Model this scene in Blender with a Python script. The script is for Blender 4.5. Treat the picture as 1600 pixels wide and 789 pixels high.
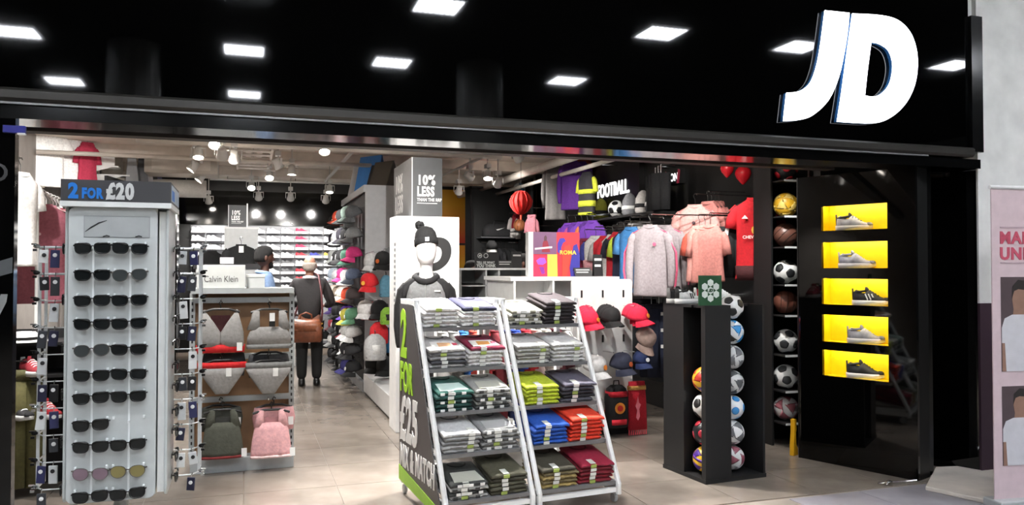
import bpy, bmesh, math, random
from mathutils import Vector, Matrix, Euler, Quaternion
for o in list(bpy.data.objects): bpy.data.objects.remove(o)
SC = bpy.context.scene
COL = SC.collection
PI = math.pi
R = random.Random(11)
# ---------------------------------------------------------------- camera, world, exposure
F_PX, EYE, YAW, PITCH = 1245.0, 1.6, math.radians(18.5), math.atan(25.5/1245)
cam = bpy.data.cameras.new('camera'); cam_o = bpy.data.objects.new('camera', cam); COL.objects.link(cam_o)
cam.sensor_width = 36.0; cam.lens = F_PX/1600*36.0; cam.clip_end = 200
cam_o.location = (0, 0, EYE); cam_o.rotation_euler = (PI/2+PITCH, 0, -YAW)
SC.camera = cam_o
W = bpy.data.worlds.new('world'); SC.world = W; W.use_nodes = True
W.node_tree.nodes['Background'].inputs[0].default_value = (0.9, 0.95, 1.0, 1)
W.node_tree.nodes['Background'].inputs[1].default_value = 0.012
SC.view_settings.view_transform = 'Standard'; SC.view_settings.look = 'None'
SC.view_settings.exposure = 0.35; SC.view_settings.gamma = 1.0
SC.view_settings.use_curve_mapping = False
MALL_L = 80.0      # radiance of the mall ceiling troffers
SPOT_W = 300.0     # each track spotlight
LENS_L = 60.0
# ---------------------------------------------------------------- measuring helpers (metres)
def ray(px, py):
    u = (px-800)/F_PX; v = (394.5-py)/F_PX
    hf = math.cos(PITCH)-v*math.sin(PITCH); z = math.sin(PITCH)+v*math.cos(PITCH)
    return (u*math.cos(YAW)+hf*math.sin(YAW), -u*math.sin(YAW)+hf*math.cos(YAW), z, hf)
def at(px, py, d):
    X, Y, z, h = ray(px, py); s = d/h; return Vector((X*s, Y*s, EYE+z*s))
def atY(px, py, yy):
    X, Y, z, h = ray(px, py); s = yy/Y; return Vector((X*s, yy, EYE+z*s))
def atX(px, py, xx):
    X, Y, z, h = ray(px, py); s = xx/X; return Vector((xx, Y*s, EYE+z*s))
def fl(px, py, zz=0.0):
    X, Y, z, h = ray(px, py); s = (zz-EYE)/z; return Vector((X*s, Y*s, zz))
# ---------------------------------------------------------------- materials
def lin(h):
    if isinstance(h, str):
        h = h.lstrip('#'); c = [int(h[i:i+2], 16)/255 for i in (0, 2, 4)]
    else: c = list(h)
    return tuple((x/12.92 if x <= .04045 else ((x+.055)/1.055)**2.4) for x in c)+(1.0,)
MC = {}
def mat(col, rough=.6, kind='plain', metal=0.0, emit=0.0, coat=0.0):
    key = (str(col), rough, kind, metal, emit, coat)
    if key in MC: return MC[key]
    m = bpy.data.materials.new(kind+'_'+str(col).lstrip('#')); m.use_nodes = True
    nt = m.node_tree; b = nt.nodes['Principled BSDF']; c = lin(col)
    b.inputs['Base Color'].default_value = c; b.inputs['Roughness'].default_value = rough
    b.inputs['Metallic'].default_value = metal
    if coat: b.inputs['Coat Weight'].default_value = coat; b.inputs['Coat Roughness'].default_value = .03
    if emit:
        b.inputs['Emission Color'].default_value = c; b.inputs['Emission Strength'].default_value = emit
    tc = nt.nodes.new('ShaderNodeTexCoord'); n = nt.nodes.new('ShaderNodeTexNoise')
    nt.links.new(tc.outputs['Object'], n.inputs['Vector'])
    sc, am, bu = {'plain': (14, .05, .02), 'fabric': (45, .14, .25), 'gloss': (3, .04, 0), 'metal': (30, .06, .02),
              'knit': (90, .2, .5), 'leather': (25, .3, .25), 'skin': (20, .08, .03), 'stone': (3.5, .18, .03), 'wood': (6, .2, .05),
              'paint': (5, .10, .05)}[kind]
    n.inputs['Scale'].default_value = sc; n.inputs['Detail'].default_value = 3
    rp = nt.nodes.new('ShaderNodeValToRGB')
    rp.color_ramp.elements[0].position = .3; rp.color_ramp.elements[1].position = .7
    rp.color_ramp.elements[0].color = tuple(max(0, x*(1-am)) for x in c[:3])+(1,)
    rp.color_ramp.elements[1].color = tuple(min(1, x*(1+am)) for x in c[:3])+(1,)
    nt.links.new(n.outputs['Fac'], rp.inputs['Fac']); nt.links.new(rp.outputs['Color'], b.inputs['Base Color'])
    if bu:
        bp = nt.nodes.new('ShaderNodeBump'); bp.inputs['Strength'].default_value = bu; bp.inputs['Distance'].default_value = .01
        nt.links.new(n.outputs['Fac'], bp.inputs['Height']); nt.links.new(bp.outputs['Normal'], b.inputs['Normal'])
    MC[key] = m; return m
def fab(c): return mat(c, .85, 'fabric')
def gloss(c='#030303', r=.05):
    m = mat(c, r, 'gloss'); return m
def glassmat(tint='#dfe6e4', alpha=.12, rough=.05):
    key = ('glass', tint, alpha)
    if key in MC: return MC[key]
    m = mat(tint, rough, 'gloss'); m = m.copy(); m.name = 'clear_acrylic'
    b = m.node_tree.nodes['Principled BSDF']; b.inputs['Alpha'].default_value = alpha
    MC[key] = m; return m
BLACK = mat('#0a0a0a', .45); DARK = mat('#1d1d1e', .5); WHITE = mat('#e9e9e7', .35); GREYM = mat('#aeb1b1', .35, 'metal', .2)
CHROME = mat('#c9cbcc', .18, 'metal', 1.0); BMET = mat('#151515', .35, 'metal', .6)
# ---------------------------------------------------------------- mesh builder
def T(loc=(0, 0, 0), rot=(0, 0, 0), sc=(1, 1, 1)):
    return Matrix.LocRotScale(Vector(loc), Euler(rot), Vector(sc))
class MB:
    def __init__(s): s.v = []; s.f = []
    def add(s, vs, fs, M=None):
        k = len(s.v)
        s.v += [tuple(M @ Vector(p)) if M else tuple(p) for p in vs]; s.f += [tuple(i+k for i in q) for q in fs]; return s
    def box(s, c, d, M=None):
        x, y, z = c; a, b, e = d[0]/2, d[1]/2, d[2]/2
        vs = [(x+i*a, y+j*b, z+k*e) for k in (-1, 1) for j in (-1, 1) for i in (-1, 1)]
        return s.add(vs, [(0, 2, 3, 1), (4, 5, 7, 6), (0, 1, 5, 4), (2, 6, 7, 3), (0, 4, 6, 2), (1, 3, 7, 5)], M)
    def bx(s, x0, x1, y0, y1, z0, z1, M=None):
        return s.box(((x0+x1)/2, (y0+y1)/2, (z0+z1)/2), (abs(x1-x0), abs(y1-y0), abs(z1-z0)), M)
    def loft(s, rings, cap=True, M=None, closed=False):
        n = len(rings[0]); vs = [p for r in rings for p in r]; fs = []
        m = len(rings)
        for i in range(m if closed else m-1):
            for j in range(n):
                a, b = i*n+j, i*n+(j+1) % n; c = ((i+1) % m)*n
                fs.append((a, b, c+(j+1) % n, c+j))
        if cap and not closed: fs += [tuple(range(n-1, -1, -1)), tuple((m-1)*n+j for j in range(n))]
        return s.add(vs, fs, M)
    def tube(s, pts, r, n=8, cap=True, closed=False, M=None):
        P = [Vector(p) for p in pts]; rings = []; up = None
        rr = r if isinstance(r, (list, tuple)) else [r]*len(P)
        for i, p in enumerate(P):
            if closed: t = P[(i+1) % len(P)]-P[i-1]
            else: t = P[min(i+1, len(P)-1)]-P[max(i-1, 0)]
            t.normalize()
            if up is None: up = Vector((0, 0, 1)) if abs(t.z) < .9 else Vector((1, 0, 0))
            a = t.cross(up); 
            if a.length < 1e-5: a = t.orthogonal()
            a.normalize(); b = a.cross(t); up = b
            rings.append([tuple(p+(a*math.cos(q)+b*math.sin(q))*rr[i]) for q in [2*PI*k/n for k in range(n)]])
        return s.loft(rings, cap, M, closed)
    def lathe(s, prof, n=20, M=None, cap=True):
        return s.loft([[(r*math.cos(2*PI*k/n), r*math.sin(2*PI*k/n), z) for k in range(n)] for r, z in prof], cap, M)
    def prism(s, out, y0, y1, M=None):            # outline in (x, z), extruded along y
        n = len(out); vs = [(x, y0, z) for x, z in out]+[(x, y1, z) for x, z in out]
        fs = [tuple(range(n)), tuple(range(2*n-1, n-1, -1))]+[(i, n+i, n+(i+1) % n, (i+1) % n) for i in range(n)]
        return s.add(vs, fs, M)
    def pillow(s, rows, n=16, ex=.8, fold=0, fk=30, ph=0, M=None):   # rows: (z, xc, half width, half depth, yc)
        rings = []
        for i, rw in enumerate(rows):
            z, xc, hw, hb = rw[:4]; yc = rw[4] if len(rw) > 4 else 0; rg = []
            for k in range(n):
                q = 2*PI*k/n; c, sn = math.cos(q), math.sin(q)
                x = xc+hw*math.copysign(abs(c)**ex, c); y = yc+hb*math.copysign(abs(sn)**ex, sn)
                y += fold*math.sin(fk*(x-xc)+ph+i*.35)*(i/(len(rows)-1) if len(rows) > 1 else 1)
                rg.append((x, y, z))
            rings.append(rg)
        return s.loft(rings, True, M)
    def sphere(s, c, r, nu=16, nv=10, M=None):
        r = r if isinstance(r, (tuple, list)) else (r, r, r)
        rings = [[(c[0]+r[0]*math.sin(PI*i/nv)*math.cos(2*PI*k/nu), c[1]+r[1]*math.sin(PI*i/nv)*math.sin(2*PI*k/nu), c[2]-r[2]*math.cos(PI*i/nv)) for k in range(nu)] for i in range(nv+1)]
        for i in (0, nv): rings[i] = [(c[0]+(p[0]-c[0])+r[0]*.002*math.cos(2*PI*k/nu), c[1]+r[1]*.002*math.sin(2*PI*k/nu), p[2]) for k, p in enumerate(rings[i])]
        return s.loft(rings, True, M)
    def sheet(s, fn, nu, nv, th=0.0, M=None):      # open surface fn(u, v), optionally doubled
        vs = [fn(i/nu, j/nv) for i in range(nu+1) for j in range(nv+1)]; n = nv+1
        fs = [(i*n+j, (i+1)*n+j, (i+1)*n+j+1, i*n+j+1) for i in range(nu) for j in range(nv)]
        return s.add(vs, fs, M)
    def mesh(s, name, smooth=False):
        me = bpy.data.meshes.new(name); me.from_pydata(s.v, [], s.f); 
        bm = bmesh.new(); bm.from_mesh(me); bmesh.ops.recalc_face_normals(bm, faces=bm.faces); bm.to_mesh(me); bm.free()
        if smooth:
            for p in me.polygons: p.use_smooth = True
        return me
    def build(s, name, m, parent=None, loc=(0, 0, 0), rot=(0, 0, 0), smooth=False, bevel=0):
        return put(name, s.mesh(name, smooth), m, parent, loc, rot, bevel=bevel)
def put(name, me, m, parent=None, loc=(0, 0, 0), rot=(0, 0, 0), sc=(1, 1, 1), bevel=0):
    o = bpy.data.objects.new(name, me); COL.objects.link(o)
    if not me.materials: me.materials.append(m)
    o.material_slots[0].link = 'OBJECT'; o.material_slots[0].material = m
    o.location = loc; o.rotation_euler = rot; o.scale = sc
    if parent: o.parent = parent
    if bevel:
        b = o.modifiers.new('bevel', 'BEVEL'); b.width = bevel; b.segments = 2; b.limit_method = 'ANGLE'
    return o
def tag(o, label, cat, group=None):
    o['label'] = label; o['category'] = cat
    if group: o['group'] = group
    return o
def struct(o): o['kind'] = 'structure'; return o
def thing(name, label, cat, loc=(0, 0, 0), rot=(0, 0, 0), group=None):
    o = bpy.data.objects.new(name, None); COL.objects.link(o); o.empty_display_size = .05
    o.location = loc; o.rotation_euler = rot if isinstance(rot, (tuple, list)) else (0, 0, rot)
    return tag(o, label, cat, group)
def text(body, h, m, parent, loc, rot=(PI/2, 0, 0), ext=.002, bold=0.0, sx=1.0, name='lettering', align='LEFT', shear=0.0, spc=1.0):
    c = bpy.data.curves.new('t', 'FONT'); c.body = body; c.size = h/.73; c.extrude = ext; c.offset = bold*h; c.align_x = align; c.shear = shear; c.space_character = spc+bold*2.0
    c.resolution_u = 3
    o = bpy.data.objects.new('t', c); COL.objects.link(o)
    me = bpy.data.meshes.new_from_object(o.evaluated_get(bpy.context.evaluated_depsgraph_get()))
    bpy.data.objects.remove(o); bpy.data.curves.remove(c); me.materials.clear()
    if sx != 1:
        for v in me.vertices: v.co.x *= sx
    return put(name, me, m, parent, loc, rot)
ORD = ['first', 'second', 'third', 'fourth', 'fifth', 'sixth', 'seventh', 'eighth', 'ninth', 'tenth', 'eleventh', 'twelfth', 'thirteenth', 'fourteenth', 'fifteenth']
# ================================================================ SETTING
YF, XL, XR, YB, ZC = 4.7, -2.6, 5.15, 16.5, 3.35
PAINT = mat('#9a9088', .8, 'paint'); CEILP = mat('#dfd5ca', .85, 'paint')
# --- mall lights (troffers mirrored by the fascia and unseen ones; nearest row added for doorway light)
MCEIL = mat('#0b0b0c', .8); LOUV = mat('#cfcfcf', .3, 'metal', .5)
mall_ceiling = struct(MB().bx(-14, 18, -14, 4.9, 5.1, 5.2).build('ceiling_mall', MCEIL))
tro_spots = [(-3.23, -3.94, 'leftmost'), (2.40, -.85, 'topmost'), (-.04, -3.92, ''), (2.32, -3.93, ''), (-3.2, -7.18, ''), (-.04, -7.3, ''), (5.62, -4.2, ''), (5.8, -1.0, ''), (8.2, -.95, ''), (11.46, -1.05, ''), (-3.2, -.9, ''), (-.04, -.9, ''), (-3.2, 2.0, ''), (-.04, 2.0, ''), (2.4, 2.0, ''), (5.75, 2.0, ''), (8.2, 2.0, '')]
me_fr = MB().bx(-.32, .32, -.32, -.29, -.03, .0).bx(-.32, .32, .29, .32, -.03, 0).bx(-.32, -.29, -.29, .29, -.03, 0).bx(.29, .32, -.29, .29, -.03, 0).mesh('frame')
me_df = MB().bx(-.29, .29, -.29, .29, -.008, 0).mesh('diffuser')
me_lv = MB().bx(-.006, .006, -.285, .285, -.026, -.008).mesh('louvre')
tm = mat('#f4f8ff', .5, 'plain', 0, MALL_L)
tl = ['far left of the mall ceiling, second row out', 'mirrored at the top centre edge of the fascia', 'mirrored left of centre, upper of its two in the fascia', 'mirrored just left of the round column in the fascia', 'mirrored lowest at the far left of the fascia', 'mirrored lowest left of centre just above the beam', 'mirrored right of the round column low in the fascia', 'mirrored halfway between column and glowing letters', 'mirrored just left of the glowing letters', 'mirrored at the far right end of the fascia', 'second row out above the sunglasses stand', 'second row out above the doorway', 'in the unseen row added by the shopfront, leftmost', 'in the unseen row added by the shopfront, second', 'in the unseen row added by the shopfront, third', 'in the unseen row added by the shopfront, above the shoe panel', 'in the unseen row added by the shopfront, above the pink banner']
for i, (x, y, _) in enumerate(tro_spots):
    t = thing('ceiling_troffer', 'square louvred ceiling light '+tl[i], 'ceiling light', (x, y, 5.098), 0, 'mall ceiling lights')
    put('frame', me_fr, LOUV, t); put('diffuser', me_df, tm, t)
    for k in range(7): put('louvre', me_lv, LOUV, t, (-.225+.075*k, 0, 0))
COLM = mat('#8d8d8b', .35, 'paint')
for i, (x, y, r) in enumerate([(-1.66, -4.1, .38), (3.8, -3.7, .4)]):
    c = thing('round_column', ['round grey column mirrored at the left of the black fascia', 'round grey column mirrored at the middle of the black fascia'][i], 'column', (x, y, 0))
    MB().lathe([(r, .15), (r, 4.6), (r, 5.09)], 32).build('shaft', COLM, c, smooth=False); MB().lathe([(r+.03, 0), (r+.03, .15), (r, .16)], 32).build('base', DARK, c)
# --- floors
TILE = [mat('#7d746b', .22, 'stone'), mat('#786f66', .24, 'stone'), mat('#827970', .22, 'stone')]
floor = struct(MB().bx(XL, 7.2, YF, YB+.2, -.08, -.006).build('floor', mat('#7d7064', .6)))
me_t = MB().bx(0, .645, 0, .645, -.02, 0).mesh('floor_tile')
for i in range(11):
    for j in range(16): put('floor_tile', me_t, TILE[R.randrange(3)], floor, (-1.95+.65*i, 4.72+.65*j, 0))
floor_m = struct(MB().bx(-14, 18, -14, YF, -.08, -.004).build('floor_mall', mat('#8d857c', .35, 'stone')))
me_m = MB().bx(0, .595, 0, .595, -.02, 0).mesh('floor_tile')
MT = [mat('#8d8a8f', .45, 'stone'), mat('#87848a', .45, 'stone')]
for i in range(5):
    for j in range(4): put('floor_tile', me_m, MT[(i+j) % 2], floor_m, (3.6+.6*i, 2.28+.6*j, 0))
# doorway stone slab at the right pier
p = [fl(1446, 766), fl(1462, 735), fl(1560, 731), fl(1560, 792)]
sl = MB().add([(q.x, q.y, 0) for q in p]+[(q.x, q.y, .03) for q in p], [(0, 1, 2, 3), (7, 6, 5, 4), (0, 4, 5, 1), (1, 5, 6, 2), (2, 6, 7, 3), (3, 7, 4, 0)]).build('stone_slab', mat('#d8cfc4', .5, 'stone'), bevel=.006)
tag(sl, 'pale cream stone slab on the floor before the right pier', 'slab')
p0, p1 = fl(1372, 757), fl(1432, 752)
tr = MB().tube([(p0.x, p0.y, .008), (p1.x, p1.y, .008)], .008, 6).tube([(p0.x+.02, p0.y-.05, .012), (p0.x+.05, p0.y-.05, .03), (p0.x+.1, p0.y-.02, .012)], .012, 6).build('door_bolt', CHROME)
tag(tr, 'small chrome floor bolt by the foot of the shoe panel', 'door bolt')
# --- fascia, beam, jambs
GL = gloss('#020202', .03)
f = struct(MB().bx(-3.4, 5.3, YF, YF+.08, 2.53, 5.09).build('wall_fascia', GL))
struct(MB().bx(5.3, 5.41, YF-.03, YF+.1, 2.50, 3.556).build('trim_1', gloss('#0c0c0c', .15)))
beam = struct(MB().prism([(YF+.10, 2.53), (YF-.035, 2.53), (YF-.05, 2.515), (YF-.05, 2.475), (YF-.03, 2.458), (YF+.1, 2.458)], -3.4, 5.3, M=Matrix(((0, 1, 0, 0), (1, 0, 0, 0), (0, 0, 1, 0), (0, 0, 0, 1)))).build('trim_2', mat('#3a3835', .3, 'metal', .5)))
struct(MB().bx(-3.4, 4.86, YF-.034, YF-.02, 2.446, 2.456).build('trim_3', mat('#8f8f8f', .3, 'metal', .6)))
struct(MB().bx(-3.4, 5.4, YF-.01, YF+.25, 2.375, 2.446).build('trim_4', gloss('#060606', .12)))
struct(MB().bx(-3.4, 4.5, 5.25, 5.36, 2.40, 2.462).build('trim_5', mat('#2a2523', .65)))
struct(MB().bx(-3.4, 5.3, YF+.08, YF+.12, 2.446, ZC+.1).build('wall_fascia_back', PAINT))
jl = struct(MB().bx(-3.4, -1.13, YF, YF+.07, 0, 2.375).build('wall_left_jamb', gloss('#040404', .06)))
text('TO', .10, mat('#3c3c3c', .4), jl, (-1.36, YF-.001, 2.085), rot=(PI/2, .25, 0), bold=.01, name='lettering')  # faint letters, shape and strip are reflections painted onto the gloss jamb
MB().prism([(-1.3, 1.54), (-1.25, 1.62), (-1.135, 1.66), (-1.135, 1.58), (-1.2, 1.56)], YF-.003, YF-.001).build('painted_reflection', mat('#55585a', .4), jl)
MB().prism([(-1.22, 1.36), (-1.185, 1.47), (-1.155, 1.47), (-1.16, 1.43), (-1.19, 1.36)], YF-.003, YF-.001).build('painted_reflection_strip', mat('#8b8d8c', .4), jl)
sn = thing('door_sensor', 'small blue and white sensor box at top of left door jamb', 'sensor', (-1.15, 4.70, 2.31))
MB().bx(-.03, .07, -.03, 0, -.012, .025).build('body', mat('#1c1f7c', .4), sn); MB().bx(.035, .07, -.032, 0, -.02, -.012).build('lens', WHITE, sn)
# --- right side: angled shoe panel with lit niches
A, B = Vector((4.469, 5.663, 0)), Vector((4.818, 4.752, 0)); dv = (B-A).normalized(); nv = Vector((dv.y, -dv.x, 0))
if nv.x > 0: nv = -nv
LP = (B-A).length; ang = math.atan2(dv.y, dv.x)
def pan(px, py):      # pixel -> panel coordinates (along, height)
    X, Y, z, h = ray(px, py); s = (A.x*dv.y-A.y*dv.x)/(X*dv.y-Y*dv.x); P = Vector((X*s, Y*s, 0)); return (P-A).dot(dv), EYE+z*s
sp = thing('shoe_display_panel', 'tall black glossy angled panel with five lit yellow shoe niches', 'display panel', A, (0, 0, ang))
nx0, nx1 = pan(1284, 420)[0], pan(1387, 420)[0]
nz = [(pan(1284, b)[1], pan(1284, a)[1]) for a, b in [(323, 361), (379, 419), (435, 475), (491, 533), (546, 586)]]
PT = gloss('#030303', .04)
mb = MB().bx(0, nx0, 0, .03, 0, 2.375).bx(nx1, LP, 0, .03, 0, 2.375); zz = [2.375]+[q for z0, z1 in nz for q in (z1, z0)]+[0]
for k in range(0, len(zz), 2): mb.bx(nx0, nx1, 0, .03, zz[k+1], zz[k])
mb.build('front_sheet', PT, sp)
MB().bx(0, .03, .031, .2, 0, 2.375).bx(LP-.03, LP, .031, .2, 0, 2.375).bx(0.031, LP-.031, .19, .2, 0, 2.375).build('carcass', BLACK, sp)
MB().bx(-.012, 0, -.004, .03, 0, 2.375).build('edge_trim', mat('#0e0e0e', .2), sp)
YEL = mat('#f2cf08', .45)
for z0, z1 in nz:
    b = MB().bx(nx0, nx1, .14, .15, z0, z1+.02).bx(nx0-.012, nx0-.0005, .031, .15, z0-.012, z1+.012).bx(nx1+.0005, nx1+.012, .031, .15, z0-.012, z1+.012).bx(nx0, nx1, .031, .15, z0-.012, z0-.0005).bx(nx0, nx1, .031, .15, z1+.012, z1+.02).build('niche_box', YEL, sp)
    MB().bx(nx0+.005, nx1-.005, .034, .05, z1+.004, z1+.011).build('light_strip', mat('#ffffff', .4, 'plain', 0, 22), b)
# second folding leaf and pier
C0, C1 = Vector((5.31, 5.115, 0)), Vector((5.448, 4.775, 0)); d2 = (C1-C0).normalized()
dl = struct(MB().bx(0, (C1-C0).length, 0, .05, 0, 2.375).build('door_1', PT, None, C0, (0, 0, math.atan2(d2.y, d2.x))))
struct(MB().bx(5.02, 5.08, 4.86, 5.64, 0, 2.372).build('wall_pier_return', gloss('#050505', .2)))
ww = struct(MB().bx(5.45, 11, 4.76, 4.9, 1.33, 5.09).bx(5.40, 5.45, 4.80, 4.9, 2.6, 5.09).build('wall_mall_right', mat('#dcdcd8', .6, 'paint')))
struct(MB().bx(5.45, 11, 4.755, 4.9, .0, 1.33).build('trim_6', mat('#3a2733', .5)))
struct(MB().bx(-14, -3.4, 4.76, 4.9, 0, 5.09).build('wall_mall_left', mat('#3a3a3a', .6)))
# --- shop shell
rw = struct(MB().bx(XR, XR+.1, 5.75, 14.0, 0, ZC).build('wall_right', mat('#0d0d0d', .35)))
struct(MB().bx(4.7, 7.2, 5.66, 5.75, 0, ZC).build('wall_front_right', BLACK))
struct(MB().bx(XR+.1, 7.2, 13.9, 14.0, 0, ZC).build('wall_right_return', BLACK))
struct(MB().bx(7.1, 7.2, 14.0, YB, 0, ZC).build('wall_right_rear', mat('#6d0f1c', .5)))
struct(MB().bx(XL-.1, XL, YF+.08, YB, 0, ZC).build('wall_left', mat('#8b8580', .7, 'paint')))
bw = struct(MB().bx(XL, 7.2, YB, YB+.1, 0, ZC).build('wall_back', mat('#101010', .4)))
struct(MB().bx(XL, 2.3, YB-.03, YB-.001, 2.46, 3.12).build('trim_7', gloss('#050505', .07)))
struct(MB().bx(-1.0, 2.25, YB-.04, YB-.001, .1, 2.44).build('trim_8', mat('#6d6e72', .5)))
ceil = struct(MB().bx(XL, 7.2, YF+.12, YB, ZC, ZC+.1).build('ceiling', CEILP))
# ceiling services
CW = mat('#cfc6bc', .6, 'paint')
for i, y in enumerate([6.6, 8.6, 10.5, 12.4, 14.4]):
    struct(MB().bx(XL, 7.1, y-.09, y+.09, 3.19, ZC-.001).build('trim_%d' % (10+i), mat('#d6ccc1', .8, 'paint')))
def pipe(name, label, cat, pts, r, m=CW, n=10):
    return tag(MB().tube(pts, r, n).build(name, m, smooth=True), label, cat)
dk = thing('air_duct', 'wide white boxed air duct with rounded elbow under ceiling at left', 'duct', (0, 0, 0))
MB().tube([(-1.95, 13.6, 3.34), (-1.95, 13.6, 3.0), (-1.9, 13.6, 2.9), (-1.78, 13.6, 2.87), (-.6, 13.6, 2.87)], .14, 14).build('duct_pipe', mat('#cfcac3', .45, 'metal'), dk, smooth=True)
for x in (-1.5, -.9): MB().tube([(x, 13.6, 3.0), (x, 13.6, 3.34)], .012, 6).build('hanger_rod', CHROME, dk)
pipe('ceiling_pipe', 'thin cream pipe running across the ceiling nearest the beam', 'pipe', [(-1.2, 9.3, 3.1), (3.4, 9.3, 3.1)], .03)
pipe('ceiling_pipe', 'cream pipe across the ceiling behind the cable tray', 'pipe', [(-1.2, 10.0, 3.08), (3.2, 10.0, 3.08)], .035)
pipe('ceiling_pipe', 'white pipe across the ceiling towards the shoe wall', 'pipe', [(XL+.05, 11.6, 3.1), (2.6, 11.6, 3.1)], .03)
pipe('ceiling_pipe', 'thick pipe running back above the football clothing wall', 'pipe', [(4.15, 7.5, 3.1), (4.15, 15.8, 3.1)], .06)
pipe('ceiling_pipe', 'slim pipe running back beside the thick ceiling pipe', 'pipe', [(4.45, 7.5, 3.0), (4.45, 15.8, 3.0)], .03)
ct = thing('cable_tray', 'slotted white cable tray running back under the shop ceiling', 'cable tray', (.1, 9.6, 3.14))
for x in (-.22, .22): MB().bx(x-.015, x+.015, 0, 3.2, -.03, .05).build('side_rail', CW, ct)
for k in range(9): MB().bx(-.205, .205, .05+.37*k, .22+.37*k, -.02, -.005).build('tray_slat', CW, ct)
for x in (-.07, .07): MB().bx(x-.035, x+.035, 0, 3.2, -.004, .004).build('tray_strip', CW, ct)
for k in range(2): MB().tube([(0, .5+k*2, 0), (0, .5+k*2, .2)], .01, 6).build('hanger_rod', CHROME, ct)
vb = thing('ceiling_vent_box', 'cream boxed ventilation unit under the ceiling behind the left lamps', 'vent', (-.9, 12.9, 3.1))
MB().bx(-.5, .5, -.3, .3, -.1, .24).build('body', mat('#b9b1a6', .6), vb, bevel=.01); MB().bx(-.4, .4, -.31, -.301, -.05, .18).build('front_plate', CW, vb)
# lighting tracks
TRK = mat('#dcdad6', .4)
for lab, a, b in [('white lighting track running back above the main aisle', (-.62, 8.0), (-.62, 14.6)), ('white lighting track running back over the cap gondola', (1.35, 7.0), (1.35, 14.6)), ('white lighting track running back right of the discount sign', (3.15, 7.2), (3.15, 15.5)),
               ('white lighting track across the ceiling near the rear shoe wall', (-.6, 14.9), (2.3, 14.9)), ('white lighting track across the ceiling just behind the shopfront beam', (-2.0, 6.1), (4.3, 6.1))]:
    t = thing('lighting_track', lab, 'lighting track', (0, 0, 0)); a = Vector(a+(3.165,)); b = Vector(b+(3.165,))
    dxy = (b-a).normalized(); MB().bx(-.02, .02, 0, (b-a).length, -.009, .02).build('rail', TRK, t, a, (0, 0, math.atan2(dxy.y, dxy.x)-PI/2))
    for k in range(3):
        p = a.lerp(b, .1+.4*k); MB().tube([p+Vector((0, 0, .02)), (p.x, p.y, ZC-.001)], .008, 6).build('hanger_rod', CHROME, t)
me_head = MB().lathe([(.032, -.09), (.045, -.085), (.05, -.02), (.062, .03), (.066, .05), (.06, .05), (.055, .03), (.03, .0)], 18).mesh('lamp_head', True)
me_lens = MB().lathe([(.001, .034), (.056, .036)], 18).mesh('lens')
me_gear = MB().box((0, 0, .055), (.07, .14, .06)).mesh('gear_box')
me_stem = MB().tube([(0, 0, .03), (0, 0, -.01)], .011, 8).box((0, 0, -.015), (.16, .03, .012)).box((-.08, 0, -.06), (.008, .03, .1)).box((.08, 0, -.06), (.008, .03, .1)).mesh('yoke')
LENSM = mat('#fff6ea', .4, 'plain', 0, LENS_L); HEADM = mat('#cfcdc9', .4)
def spot(label, loc, aim, power=1.0, cone=75):
    t = thing('track_spotlight', label, 'spotlight', loc, 0, 'track spotlights')
    put('gear_box', me_gear, HEADM, t, (0, 0, 0)); MB().tube([(0, 0, .08), (0, 0, ZC-loc[2])], .009, 6).build('drop_rod', HEADM, t)
    dr = (Vector(aim)-Vector(loc)-Vector((0, 0, -.08))); yaw = math.atan2(dr.y, dr.x)-PI/2
    put('yoke', me_stem, HEADM, t, (0, 0, 0), (0, 0, yaw))
    q = dr.to_track_quat('Z', 'Y').to_euler()
    h = put('lamp_head', me_head, HEADM, t, (0, 0, -.09), q); put('lens', me_lens, LENSM, h)
    L = bpy.data.lights.new('lamp', 'SPOT'); L.energy = SPOT_W*power; L.spot_size = math.radians(cone); L.spot_blend = .8; L.color = (1, .97, .935); L.shadow_soft_size = .05
    lo = bpy.data.objects.new('lamp', L); COL.objects.link(lo); lo.parent = t; v = dr.normalized()
    lo.location = Vector((0, 0, -.09))+v*.07; lo.rotation_euler = dr.to_track_quat('-Z', 'Y').to_euler()
def spx(px, py, z=2.97):
    X, Y, zz, h = ray(px, py); s = (z-EYE)/zz; return Vector((X*s, Y*s, z+.09))
C = Vector((0, 0, EYE))
def toward(p, k=.8, dz=-1.6):     # aim point: towards the shopfront and down
    return (p.x*(1-.12*k), p.y-1.6*k, p.z+dz)
for n, (px, py, k, w, lb) in enumerate([(335, 223, .9, .8, 'large glaring white track spotlight at top left of the shop'), (393, 291, .8, .8, 'warm glaring track spotlight above the discount sign at the back'), (421, 275, .7, .7, 'glaring track spotlight just right of the cable tray'),
      (507, 233, .6, .7, 'bright track spotlight left of the cards on the cap gondola'), (568, 220, .6, .8, 'track spotlight shining above the blue card on the gondola'),
      (456, 268, .05, .6, 'track spotlight pointing straight down right of the tray'), (515, 297, .3, .6, 'tilted track spotlight beside the end of the cap gondola'), (310, 241, .35, .8, 'tilted track spotlight second in the left row'),
      (301, 262, -.5, .7, 'track spotlight third in the left row facing the left wall'), (313, 279, -.3, .7, 'track spotlight fourth in the left row facing left'), (762, 275, .4, .8, 'tilted oval track spotlight above the dark clothing unit')]):
    p = spx(px, py); aim = toward(p, k)
    if k < 0: aim = (p.x-1.2, p.y-.2, p.z-1.6)
    spot(lb, p, aim, w)
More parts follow.
